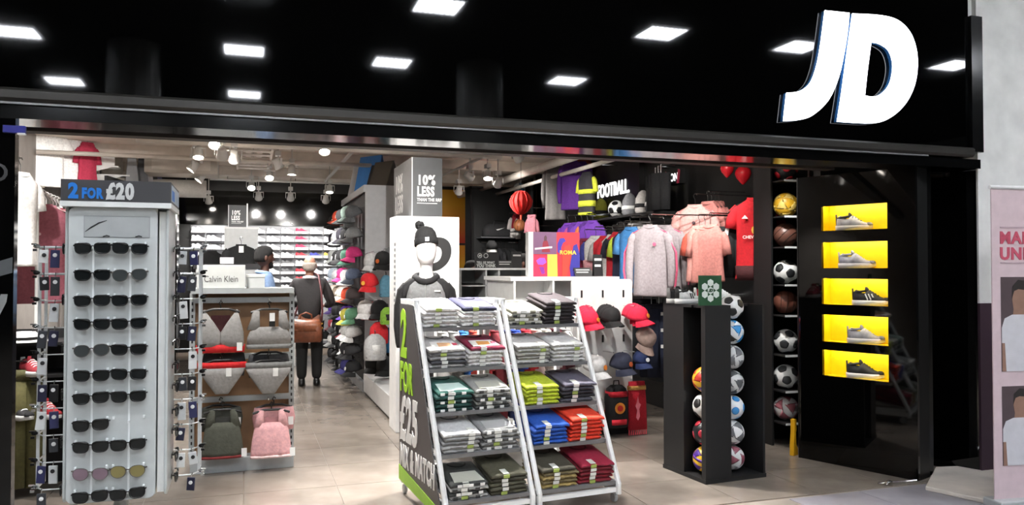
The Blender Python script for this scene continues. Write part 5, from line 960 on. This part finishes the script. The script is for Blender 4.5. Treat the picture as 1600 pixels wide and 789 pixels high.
ln_ = thing('paper_lantern', 'red honeycomb paper lantern hanging from the ceiling', 'lantern', at(814, 317, 12.3)); lp = [(.02, .19), (.09, .17), (.15, .11), (.185, .03), (.17, -.05), (.12, -.12), (.06, -.17), (.02, -.18)]
for k in range(14): MB().prism([(x, z) for x, z in lp]+[(0, -.18), (0, .19)], -.003, .003).build('paper_rib', mat('#c41f1a', .7), ln_, rot=(0, 0, 2*PI*k/14))
MB().lathe([(x*.86+.0, z) for x, z in reversed(lp)], 20).build('paper_body', mat('#b5160f', .8), ln_, smooth=True); MB().tube([(0, 0, .18), (0, 0, ZC-at(814, 317, 12.3).z)], .004, 5).build('string', DARK, ln_); MB().tube([(0, 0, -.18), (0, 0, -.26)], [.02, .012], 8).build('tassel', mat('#c9402a', .8), ln_)
yp = struct(MB().bx(3.9, 4.6, YB-.03, YB-.002, 1.5, 3.3).build('trim_20', mat('#3a1a10', .5)))
def art(nm, z0, z1, ca_, cb_):
    m = mat(ca_, .5, 'paint').copy(); nt = m.node_tree; b = nt.nodes['Principled BSDF']; tcx = nt.nodes.new('ShaderNodeTexCoord'); sp3 = nt.nodes.new('ShaderNodeSeparateXYZ'); cr_ = nt.nodes.new('ShaderNodeValToRGB'); cr_.color_ramp.elements[0].color = lin(cb_); cr_.color_ramp.elements[1].color = lin(ca_); cr_.color_ramp.elements[1].position = .7
    nt.links.new(tcx.outputs['Generated'], sp3.inputs[0]); nt.links.new(sp3.outputs['Z'], cr_.inputs['Fac']); nt.links.new(cr_.outputs['Color'], b.inputs['Base Color']); o = MB().bx(3.92, 4.58, YB-.045, YB-.031, z0, z1).build(nm, m, yp); return o
art('poster_panel', 2.15, 3.28, '#e0a21c', '#c8321a'); art('poster_panel', 1.52, 2.10, '#e0921c', '#d8a81c')
# ================================================================ PEOPLE
def skin(name, J, edges, m, parent, yflat=1.0, extra=None):
    keys = list(J); me = bpy.data.meshes.new(name); me.from_pydata([J[k][:3] for k in keys], [(keys.index(a), keys.index(b)) for a, b in edges], [])
    o = bpy.data.objects.new(name, me); COL.objects.link(o); o.modifiers.new('skin', 'SKIN'); sd = me.skin_vertices[0].data
    for i, k in enumerate(keys):
        r = J[k][3]; sd[i].radius = (r, r) if not isinstance(r, tuple) else r; sd[i].use_root = (i == 0)
    s = o.modifiers.new('sub', 'SUBSURF'); s.levels = 2; s.render_levels = 2
    me2 = bpy.data.meshes.new_from_object(o.evaluated_get(bpy.context.evaluated_depsgraph_get())); bpy.data.objects.remove(o)
    for v in me2.vertices:
        if abs(v.co.x) < .24 and v.co.y > -.16: v.co.y *= yflat
    if extra:
        bm = bmesh.new(); bm.from_mesh(me2); t_ = extra.mesh('x'); bm.from_mesh(t_); bm.to_mesh(me2); bm.free()
    for p in me2.polygons: p.use_smooth = True
    me2.materials.clear(); return put(name, me2, m, parent)
def person(label, loc, rotz, h, skinc, hairc, topc, trouc, arms, bald=False, beard=False, long_hair=False, collar=None):
    t = thing('person', label, 'person', loc, (0, 0, rotz)); k = h/1.75; t.scale = (k, k, k)
    LE, LH, RE, RH = arms      # elbow and hand points, left (-x) and right (+x)
    J = {'pel': (0, 0, .95, .13), 'sp': (0, 0, 1.12, .12), 'ch': (0, 0, 1.3, .14), 'nb': (0, .0, 1.45, .075), 'nk': (0, -.005, 1.52, .055), 'h1': (0, -.02, 1.585, .068), 'h2': (0, -.012, 1.66, .082), 'h3': (0, -.005, 1.715, .068),
         'sl': (-.18, 0, 1.41, .06), 'el': LE+(.043,), 'hl': LH+(.032,), 'sr': (.18, 0, 1.41, .06), 'er': RE+(.043,), 'hr': RH+(.032,), 'tl': (-.095, 0, .85, .085), 'kl': (-.1, -.01, .48, .058), 'al': (-.1, .015, .1, .04), 'tr': (.095, 0, .85, .085), 'kr': (.1, -.01, .48, .058), 'ar': (.1, .015, .1, .04)}
    E_ = [('pel', 'sp'), ('sp', 'ch'), ('ch', 'nb'), ('nb', 'nk'), ('nk', 'h1'), ('h1', 'h2'), ('h2', 'h3'), ('ch', 'sl'), ('sl', 'el'), ('el', 'hl'), ('ch', 'sr'), ('sr', 'er'), ('er', 'hr'), ('pel', 'tl'), ('tl', 'kl'), ('kl', 'al'), ('pel', 'tr'), ('tr', 'kr'), ('kr', 'ar')]
    ex = MB(); hd = (0, -.012, 1.645)
    ex.sphere((0, -.006, 1.655), (.086, .102, .118), 20, 14); ex.pillow([(1.615, 0, .014, .02, -.1), (1.64, 0, .011, .018, -.1), (1.665, 0, .007, .01, -.098)], 8)      # skull and nose
    ex.pillow([(1.53, 0, .03, .03, -.055), (1.545, 0, .045, .045, -.05), (1.58, 0, .058, .055, -.045), (1.61, 0, .06, .05, -.04)], 14)   # jaw
    for s in (-1, 1): ex.sphere((s*.088, .005, 1.645), (.012, .022, .034), 8, 6)
    for s, (hx, hy, hz) in ((-1, LH), (1, RH)):      # palm and fingers
        ex.sphere((hx, hy-.03, hz), (.034, .045, .022), 10, 6)
        for f in range(4): x = hx-.027+.018*f; L = (.055, .065, .062, .048)[f]; ex.tube([(x, hy-.06, hz), (x, hy-.06-L*.5, hz-.004), (x, hy-.06-L*.9, hz-.025)], [.009, .0085, .007], 6)
        ex.tube([(hx-s*.028, hy-.02, hz), (hx-s*.05, hy-.05, hz), (hx-s*.05, hy-.075, hz-.008)], [.011, .01, .008], 6)
    body = skin('body', J, E_, mat(skinc, .55, 'skin'), t, .85, ex)
    for s in (-1, 1): MB().sphere((s*.03, -.096, 1.662), (.011, .007, .007), 8, 6).build('eye', mat('#d9d4cf', .3), body); MB().tube([(s*.016, -.1, 1.682), (s*.045, -.094, 1.684)], .005, 5).build('eyebrow', mat(hairc, .9), body)
    MB().tube([(-.022, -.098, 1.585), (0, -.102, 1.583), (.022, -.098, 1.585)], .005, 5).build('lips', mat(mix(skinc, '#702020', .4), .5), body)
    hm = mat(hairc, .95, 'knit'); rows_ = []
    if bald: MB().pillow([(1.575, 0, .076, .05, .05), (1.61, 0, .088, .072, .036), (1.65, 0, .091, .08, .03), (1.685, 0, .087, .078, .028)], 18).build('hair', hm, t, smooth=True)
    else:
        mb = MB().pillow([(1.60, 0, .084, .058, .047), (1.65, 0, .094, .084, .03), (1.70, 0, .093, .1, .01), (1.74, 0, .082, .096, .0), (1.775, 0, .055, .07, .0), (1.79, 0, .02, .03)], 20)
        mb.build('hair', hm, t, smooth=True)
        if long_hair: MB().pillow([(1.36, 0, .09, .04, .07), (1.45, 0, .1, .05, .06), (1.6, 0, .095, .07, .04)], 16).build('long_hair', hm, t, smooth=True)
    if beard: MB().pillow([(1.525, 0, .03, .03, -.062), (1.55, 0, .05, .045, -.056), (1.585, 0, .062, .052, -.045), (1.60, 0, .066, .05, -.035)], 16).build('beard', hm, t, smooth=True)
    # clothes
    Jt = {'a': (0, 0, .88, .175), 'b': (0, 0, 1.05, .165), 'c': (0, 0, 1.27, .19), 'n': (0, .005, 1.46, .085), 'sl': (-.19, 0, 1.405, .085), 'el': LE+(.065,), 'wl': tuple(Vector(LE).lerp(Vector(LH), .85))+(.048,), 'sr': (.19, 0, 1.405, .085), 'er': RE+(.065,), 'wr': tuple(Vector(RE).lerp(Vector(RH), .85))+(.048,)}
    top = skin('jacket', Jt, [('a', 'b'), ('b', 'c'), ('c', 'n'), ('c', 'sl'), ('sl', 'el'), ('el', 'wl'), ('c', 'sr'), ('sr', 'er'), ('er', 'wr')], fab(topc), t, .72)
    if collar: MB().tube([(.075*math.cos(q), .005+.075*math.sin(q), 1.475+.012*math.sin(q)) for q in [2*PI*i/16 for i in range(16)]], .022, 8, closed=True).build('collar', fab(collar), top, smooth=True)
    skin('trousers', {'a': (0, 0, .93, .15), 'l': (-.09, 0, .82, .115), 'kl': (-.1, -.005, .48, .085), 'al': (-.1, .01, .075, .07), 'r': (.09, 0, .82, .115), 'kr': (.1, -.005, .48, .085), 'ar': (.1, .01, .075, .07)}, [('a', 'l'), ('l', 'kl'), ('kl', 'al'), ('a', 'r'), ('r', 'kr'), ('kr', 'ar')], fab(trouc), t, .85)
    for s in (-1, 1): MB().pillow([(.0, s*.1, .048, .13, -.03), (.03, s*.1, .05, .13, -.03), (.06, s*.1, .045, .1, -.005), (.1, s*.1, .04, .055, .02)], 16).build('shoe', mat('#0e0e0e', .35), t, smooth=True)
    return t
g = fl(483, 602); person('man seen from behind in a black suit with brown shoulder bag', (g.x, g.y, 0), PI-.12, 1.75, '#8a604e', '#7d746c', '#1c191a', '#0d0d0e', ((-.30, -.02, 1.12), (-.2, -.26, 1.08), (.30, -.02, 1.12), (.16, -.26, 1.1)), bald=True, collar='#d6d6d6')
bp = at(478, 515, 10.72); bg = thing('shoulder_bag', 'brown leather shoulder bag on the hip of the man in black', 'bag', bp, (0, 0, -.1)); LE_ = mat('#6b3a24', .38, 'leather')
MB().pillow([(-.17, 0, .19, .05), (-.15, 0, .215, .075), (0, 0, .215, .085), (.1, 0, .2, .065), (.14, 0, .17, .03)], 24, .55, .008, 24).build('body', LE_, bg, smooth=True); MB().pillow([(-.02, 0, .19, .092), (.09, 0, .2, .078), (.135, 0, .18, .04)], 20, .55).build('flap', mat('#7a452b', .35, 'leather'), bg, smooth=True)
MB().tube([(-.08, 0, .12), (-.07, -.01, .2), (0, -.01, .23), (.07, -.01, .2), (.08, 0, .12)], .011, 8).build('handle', LE_, bg, smooth=True)
MB().tube([(.2, 0, .06), (.215, -.03, .25), (.2, -.0, .5), (.16, .07, .73), (.1, .25, .76), (-.05, .33, .5), (-.18, .16, .1)], .013, 8).build('shoulder_strap', mat('#4d2024', .5, 'leather'), bg, smooth=True)
for z in (.08, .02): MB().box((.205, -.02, z), (.03, .03, .02)).build('buckle', mat('#b08a4a', .3, 'metal', .9), bg)
g = at(413, 420, 9.7); person('man in a pale denim jacket in profile behind the underwear stand', (g.x, g.y, 0), PI/2+.25, 1.84, '#4a2e24', '#070606', '#6f86a8', '#22283a', ((-.28, .0, 1.12), (-.2, -.22, 1.0), (.28, 0, 1.12), (.2, -.2, 1.0)), beard=True, collar='#7f97b8')
gb = thing('backpack', 'grey backpack on the shoulder of the man in denim', 'bag', (g.x-.24, g.y-.02, 1.2), (0, 0, PI/2+.25)); MB().pillow([(-.2, 0, .14, .06), (-.15, 0, .16, .09), (.12, 0, .155, .085), (.2, 0, .11, .05)], 20, .6).build('body', fab('#4e5356'), gb, smooth=True)
for s in (-1, 1): MB().tube([(s*.12, -.06, -.15), (s*.15, -.3, .0), (s*.14, -.33, .18), (s*.12, -.2, .3), (s*.1, -.07, .18)], .018, 8, M=T(sc=(1, 1, 1))).build('strap', fab('#5b6063'), gb, smooth=True)
g = at(817, 420, 11.4); person('man with short dark hair facing left behind the till counter', (g.x, g.y, 0), -PI/2-.3, 1.78, '#6a4436', '#15110f', '#121213', '#141416', ((-.27, 0, 1.12), (-.2, -.2, 1.02), (.27, 0, 1.12), (.2, -.2, 1.02)), beard=True)
g = at(737, 420, 11.0); person('woman with dark hair at the left end of till counter', (g.x, g.y, 0), .6, 1.68, '#5d4038', '#120e0d', '#131314', '#141416', ((-.25, 0, 1.1), (-.2, -.2, 1.0), (.25, 0, 1.1), (.2, -.2, 1.0)), long_hair=True)
g = at(768, 420, 12.4); mh = thing('mannequin', 'dark-capped mannequin with pale face behind the till counter', 'mannequin', (g.x, g.y, .16)); MB().lathe([(.2, -.16), (.2, 0)], 20).build('plinth', BLACK, mh)
MB().pillow([(.9, 0, .16, .1), (1.2, 0, .15, .1), (1.42, 0, .18, .1), (1.5, 0, .1, .07), (1.56, 0, .055, .055), (1.62, 0, .06, .075, -.015), (1.7, 0, .078, .095, -.015), (1.79, 0, .075, .09, -.01), (1.85, 0, .03, .04)], 20, .95).build('body', MW, mh, smooth=True); MB().pillow([(.9, 0, .19, .13), (1.2, 0, .19, .13), (1.4, 0, .22, .12), (1.49, 0, .12, .09)], 20, .9).build('top', fab('#101011'), mh, smooth=True); MB().pillow([(1.74, 0, .087, .103, -.008), (1.82, 0, .082, .095, -.005), (1.88, 0, .04, .05)], 18).build('cap', fab('#0e0e0f'), mh, smooth=True); MB().tube([(0, 0, .0), (0, 0, .92)], .03, 10).build('stand_pole', CHROME, mh)
# ================================================================ FOOTBALL WALL (right wall, x = XR)
fs = thing('football_sign', 'black board with white capital lettering on the football wall', 'sign', (XR-.05, 11.05, 2.55))
MB().bx(-.03, .049, -1.35, .1, -.12, .55).build('board', mat('#0b0b0c', .3), fs); LW = mat('#f2f2f2', .4, 'plain', 0, 1.2)
text('FOOTBALL.', .2, LW, fs, (-.034, .0, .12), (PI/2, 0, -PI/2), ext=.008, bold=.03, sx=.72)
fs2 = thing('small_sign', 'small white lettered sign with pink ends on the football wall', 'sign', (XR-.05, 8.95, 2.72)); MB().bx(-.02, .049, -.3, .05, -.06, .12).build('board', BLACK, fs2); text('ON', .1, LW, fs2, (-.022, -.06, -.02), (PI/2, 0, -PI/2), bold=.03, sx=.9)
for y in (.03, -.28): MB().prism([(-.05, -.06), (.0, -.06), (.03, .1), (-.02, .12)], -.026, -.021, M=T((0, y, 0), (0, 0, -PI/2))).build('pink_flash', mat('#a8304a', .5), fs2)
def wshirt(lb, px, py, d, rz, col, **kw):
    p = at(px, py, d); t = shirt(lb, p, rz, col, **kw); arm(t, (XR-.004 if p.x > 2 else XL, p.y, p.z)); return t
wshirt('grey long-sleeved training top high on the football wall, leftmost', 868, 258, 12.2, -.75, '#6a6664', w=.34, h=.84, dep=.06, long=True, v=1, sleeve='#625e5c', cat='top')
wshirt('purple training jacket high on the football wall', 894, 250, 11.8, -.7, '#5b2a86', w=.34, h=.74, dep=.06, long=True, v=2, cat='jacket', emb=[(.08, -.2, .02, '#b48ad0')])
wshirt('second purple jacket just behind the first on football wall', 908, 252, 12.2, -.9, '#4d2374', w=.3, h=.74, dep=.05, long=True, v=0, cat='jacket'); wshirt('orange top behind the purple jackets on football wall', 912, 246, 12.5, -.4, '#b04a26', w=.3, h=.4, dep=.05)
wshirt('black and yellow hooped football shirt on football wall', 917, 268, 11.3, -1.15, '#2d2b30', w=.28, h=.62, dep=.06, v=1, sleeve='#c9cf3a', cat='football shirt', bands=[(-.62, -.585, '#c9d03c'), (-.50, -.42, '#c9d03c'), (-.32, -.26, '#c9d03c')])
rl = thing('wall_rail', 'long chrome clothes rail along the football wall', 'clothes rail', (XR, 0, 0))
MB().tube([(-.42, 7.6, 2.05), (-.42, 12.4, 2.05)], .014, 8).build('rail', CHROME, rl)
for y in (7.7, 9.2, 10.8, 12.3): MB().tube([(-.42, y, 2.05), (0, y, 2.05)], .011, 6).build('bracket', CHROME, rl)
for k, (px, py, c, c2) in enumerate([(888, 348, '#6a35a0', None), (900, 347, '#5a2a8c', '#b04a8a'), (909, 346, '#6a3aa0', None), (918, 345, '#4d2478', '#c86a3a'), (926, 344, '#5f2f90', None)]):
    wshirt('purple football shirt, %s in the lower purple row' % ORD[k], px, py, 11.6-.15*k, -1.1, c, w=.34, h=.5, dep=.04, sleeve=c2, v=k % 3, group='purple football shirts', cat='football shirt')
for k, (px, py, d, c, sl, lb, bd) in enumerate([(915, 372, 9.9, '#7d1f38', '#2a2f7a', 'maroon football shirt with blue sleeves', None), (931, 368, 9.7, '#d6d3d2', '#3a3f8a', 'white football shirt with blue sleeves and pink panel', [(-.42, -.3, '#d89aa0')]), (946, 368, 9.5, '#c4202f', '#a8a3a3', 'red football shirt with grey sleeves', None), (958, 366, 9.3, '#c9c6c4', '#b3202c', 'pale grey football shirt with red sleeves', None), (966, 362, 9.2, '#b01f2c', '#1c1d2c', 'red football shirt with navy shoulders', [(-.2, -.09, '#1d1e2d')]), (976, 360, 9.0, '#23263c', '#b5c83a', 'navy and lime football shirt', None), (986, 354, 8.7, '#3a77b0', '#4a86bd', 'sky blue football shirt with chest lettering', None)]):
    wshirt(lb+' on the long chrome rail', px, py, d, -.95-.03*k, c, w=.34, h=.72, dep=.05, sleeve=sl, v=k % 3, cat='football shirt', bands=bd)
for k, (px, d) in enumerate([(1016, 8.0), (1038, 8.25), (1052, 8.5)]):
    wshirt('grey track jacket with pink shoulder stripes, %s of three' % ('nearest', 'second', 'rearmost')[k], px, 351, d, -.9, '#8d8588', w=.38, h=.72, dep=.06, long=True, v=k, stripes='#c2506e', cat='jacket', group='grey striped track jackets', emb=[(.08, -.2, .018, '#c2506e')])
wshirt('pale pink football shirt facing forward on the football wall', 1086, 319, 8.35, -.75, '#c99690', w=.36, h=.72, dep=.05, v=1, stripes='#b87a78', cat='football shirt', emb=[(0, -.2, .018, '#4a3038')])
for k, (px, py, d, c) in enumerate([(1093, 352, 7.9, '#cf938a'), (1102, 353, 7.8, '#c9877e'), (1110, 350, 7.75, '#c48078')]): wshirt('salmon pink football shirt, %s of the lower pink bunch' % ORD[k], px, py, d, -1.1, c, w=.30, h=.56, dep=.05, v=k, sleeve='#b8503f' if k == 0 else None, cat='football shirt', group='salmon shirts on the lower arm')
for k in range(4): wshirt('rose pink shirt, %s in the row behind the pink shirt' % ORD[k], 1106+6*k, 314, 8.5+.2*k, -1.2, ('#b5736c', '#a8655f')[k % 2], w=.3, h=.5, dep=.035, v=k % 3, cat='shirt', group='rose shirts behind')
p = at(1147, 354, 7.8); ts_ = thing('track_pants', 'black track trousers with orange crest on the football wall', 'trousers', p, (0, 0, -.4))
MB().pillow([(-.06, 0, .15, .05), (0, 0, .145, .05)], 18, .7).build('waistband', fab('#101011'), ts_, smooth=True)
for s in (-1, 1): MB().pillow([(-.05, s*.075, .085, .05), (-.3, s*.08, .085, .05), (-.5, s*.08, .08, .045)], 16, .75, .008, 40).build('leg', fab('#131315'), ts_, smooth=True)
put('emblem', ME_EMB, mat('#d08a2a', .5), ts_, (.07, -.058, -.40), (PI/2, 0, 0), (1.3, 1.3, 1)); MB().box((-.07, -.06, -.06), (.035, .004, .12)).build('size_tag', WHITE, ts_, rot=(0, .2, 0)); arm(ts_, (XR-.004, p.y, p.z)); MB().tube([(0, 0, 0), (0, 0, .107)], .006, 6).build('hook', CHROME, ts_)
rs_ = wshirt('red football shirt with yellow chest badge and white lettering', 1180, 308, 7.65, -.7, '#b8121e', w=.38, h=.80, dep=.055, v=2, stripes='#1a1a1a', cat='football shirt', emb=[(.02, -.32, .05, '#d9a53c')], bands=[(-.80, -.66, '#3a0c10')])
text('CHEVROLET', .03, WHITE, rs_, (0, -.082, -.40), align='CENTER', bold=.02, sx=.95)
MB().prism([(-.03, 0), (.03, 0), (.0, .035)], -.002, .002).build('chest_logo', WHITE, rs_, (-.09, -.08, -.21))
for px, py, r_, lb in ((1161, 272, .085, 'red balloon under the ceiling near ball unit'), (1136, 264, .07, 'dark red balloon behind the bright one')):
    p = at(px, py, 8.2); t = thing('balloon', lb, 'balloon', p); MB().lathe([(.008, -r_*1.28), (r_*.35, -r_*1.05), (r_*.8, -r_*.5), (r_, 0), (r_*.92, r_*.45), (r_*.55, r_*.85), (.004, r_)], 20).build('balloon_skin', mat('#b01822', .2), t, smooth=True); MB().tube([(0, 0, r_), (0, 0, ZC-p.z)], .002, 4).build('ribbon', WHITE, t)
# shelf with football and bags under the sign
sh_ = thing('wall_shelf', 'black wall shelf with a football under the lettered board', 'shelf', (XR, 0, 0)); MB().bx(-.3, 0, 8.9, 11.0, 2.30, 2.33).build('board', mat('#1a1a1b', .3), sh_)
for y in (9.0, 10.0, 10.9): MB().prism([(0, 0), (-.28, 0), (0, -.15)], -.01, .01, M=T((0, y, 2.30), (0, 0, 0))).build('bracket', BLACK, sh_)
p = at(963, 313, 10); y_ = atX(963, 313, XR-.16); ball('white football with black patches on the wall shelf', (XR-.16, y_.y, 2.331+.12), 'pent', '#dcdcd9', '#17181a', None, .6, r=.12)
for k, (px, c, lb) in enumerate([(940, '#8a8a2a', 'black and lime gloves pack on the wall shelf'), (985, '#77777a', 'grey patterned shin pad pack on the wall shelf'), (1006, '#b9b4b0', 'white boot bag on the wall shelf'), (1022, '#4a4a4c', 'dark grey boot bag on the wall shelf')]):
    q = atX(px, 310, XR-.14); t = thing('boot_bag', lb, 'bag', (XR-.15, q.y, 2.331)); MB().pillow([(0, 0, .09, .07), (.04, 0, .11, .08), (.2, 0, .1, .07), (.28, 0, .06, .04), (.31, 0, .02, .02)], 16, .7).build('sack', fab(c), t, smooth=True); MB().pillow([(.08, 0, .112, .084), (.13, 0, .11, .08)], 16, .7).build('stripe', fab('#e3e3e0' if k % 2 else '#1b1b1d'), t, smooth=True)
for k, px in enumerate((1024, 1034, 1044)):
    q = atX(px, 268, XR-.2); t = thing('track_pants', 'dark grey track trousers, %s of three beside the small sign' % ORD[k], 'trousers', (XR-.2-.05*k, q.y, 2.78), (0, 0, -.9), 'grey track trousers')
    for s in (-1, 1): MB().pillow([(0, s*.06, .07, .04), (-.45, s*.06, .055, .035)], 14, .75, .008, 40).build('leg', fab('#2b2b2d'), t, smooth=True)
    arm(t, (XR-.004, q.y, 2.78)); MB().tube([(0, 0, 0), (0, 0, .107)], .006, 6).build('hook', CHROME, t)
# second, lower row: white and navy bottoms
for k, (px, py, d, c, nm) in enumerate([(1000, 350, 9.4, '#c9c6c6', 'pale grey'), (1030, 478, 8.4, '#1b2136', 'navy'), (1018, 480, 8.6, '#151b2e', 'dark navy'), (1036, 476, 8.9, '#22283c', 'slate navy'), (1005, 470, 8.8, '#16181c', 'black')]):
    p = at(px, py, d); t = thing('track_pants', '%s track trousers hanging low on the football wall' % nm, 'trousers', p, (0, 0, -.5))
    for s in (-1, 1): MB().pillow([(0, s*.065, .08, .05), (-.4, s*.07, .07, .045), (-.75, s*.07, .055, .04)], 14, .75, .008, 40).build('leg', fab(c), t, smooth=True)
    for z in (-.08, -.25, -.42): MB().box((-.03+.06*(k % 2), -.055, z), (.03, .004, .035)).build('size_tag', mat('#c9c9c5', .5), t)
    MB().pillow([(-.03, 0, .145, .055), (.02, 0, .14, .05)], 16, .7).build('waistband', fab(mix(c, '#000000', .3)), t, smooth=True); arm(t, (XR-.004, p.y, p.z)); MB().tube([(0, 0, 0), (0, 0, .107)], .006, 6).build('hook', CHROME, t)
# far balls at the end of the football wall
eu = thing('ball_shelf_unit', 'slim black shelf column of balls at far end of football wall', 'shelf unit', (XR-.34, 13.55, 0)); MB().bx(-.02, .02, -.3, .4, 0, 3.2).build('side_board', BK, eu); MB().bx(0.021, .33, .38, .4, 0, 3.2).build('back_board', BK, eu)
for k, (py, kd, c, a_) in enumerate([(263, 'pent', '#e3e3e1', '#2a2c30'), (295, 'disc', '#d3d6da', '#4a86b0'), (322, 'pent', '#dfdfdd', '#33363a'), (352, 'basket', '#c0764e', '#2a1a12')]):
    q = atY(838, py, 13.4); MB().bx(-.3, -.021, -.2, .1, q.z-.125, q.z-.112).build('shelf', BK, eu); ball('%s ball, %s from top at far end of the football wall' % ('orange' if kd == 'basket' else 'white', ORD[k]), (XR-.34-.16, 13.48, q.z), kd, c, a_, None, k*1.1, group='far balls')
pkf = at(832, 385, 11.0); 
for k in range(3): wshirt('pale pink top, %s beside the far ball column' % ORD[k], 831+2*k, 335+28*k, 12.9, -.9, ('#a86872', '#a89898', '#b5adab')[k], w=.2, h=.34, dep=.05, v=k, cat='top')
# low black bench with dark shoes under the football wall, and dark plinth
lb_ = thing('low_bench', 'low black plinth along the foot of the football wall', 'plinth', (XR, 0, 0)); MB().bx(-.6, -.004, 7.6, 13.0, .0, .28).build('body', mat('#121213', .4), lb_, bevel=.006); MB().bx(-.62, -.004, 7.58, 13.02, .28, .3).build('top', mat('#1b1b1c', .35), lb_)

# white display table at the end of the aisle
g = at(508, 420, 13.6); wt = thing('display_table', 'white display table at the end of the aisle by the caps', 'table', (g.x-.1, g.y, 0)); MB().bx(-.45, .45, -.3, .3, .86, .9).build('table_top', mat('#e6e6e5', .3), wt)
for x in (-.42, .42):
    for y in (-.27, .27): MB().bx(x-.02, x+.02, y-.02, y+.02, 0, .86).build('leg', WHITE, wt)
MB().bx(-.42, .42, -.25, .25, .4, .42).build('shelf', mat('#d6d6d5', .3), wt)
for k, (x, c, nm, h) in enumerate([(-.25, '#e9e9e8', 'white', .5), (.08, '#dfe3e8', 'frosted', .42), (.3, '#2f62a8', 'blue', .22)]):
    t = thing('storage_box', '%s box standing on the display table by the caps' % nm, 'box', (g.x-.1+x, g.y, .901)); MB().bx(-.13, .13, -.15, .15, 0, h).build('box_body', mat(c, .3), t, bevel=.004); MB().bx(-.135, .135, -.155, .155, h, h+.03).build('lid', mat(mix(c, '#ffffff', .3), .3), t, bevel=.004)
for k in range(4): cap('black cap, %s on the lower shelf of the display table' % ORD[k], (g.x-.1-.3+.2*k, g.y-.05, .425), (0, 0, -.3+.2*k), '#161618', None, None, 'caps on the display table')
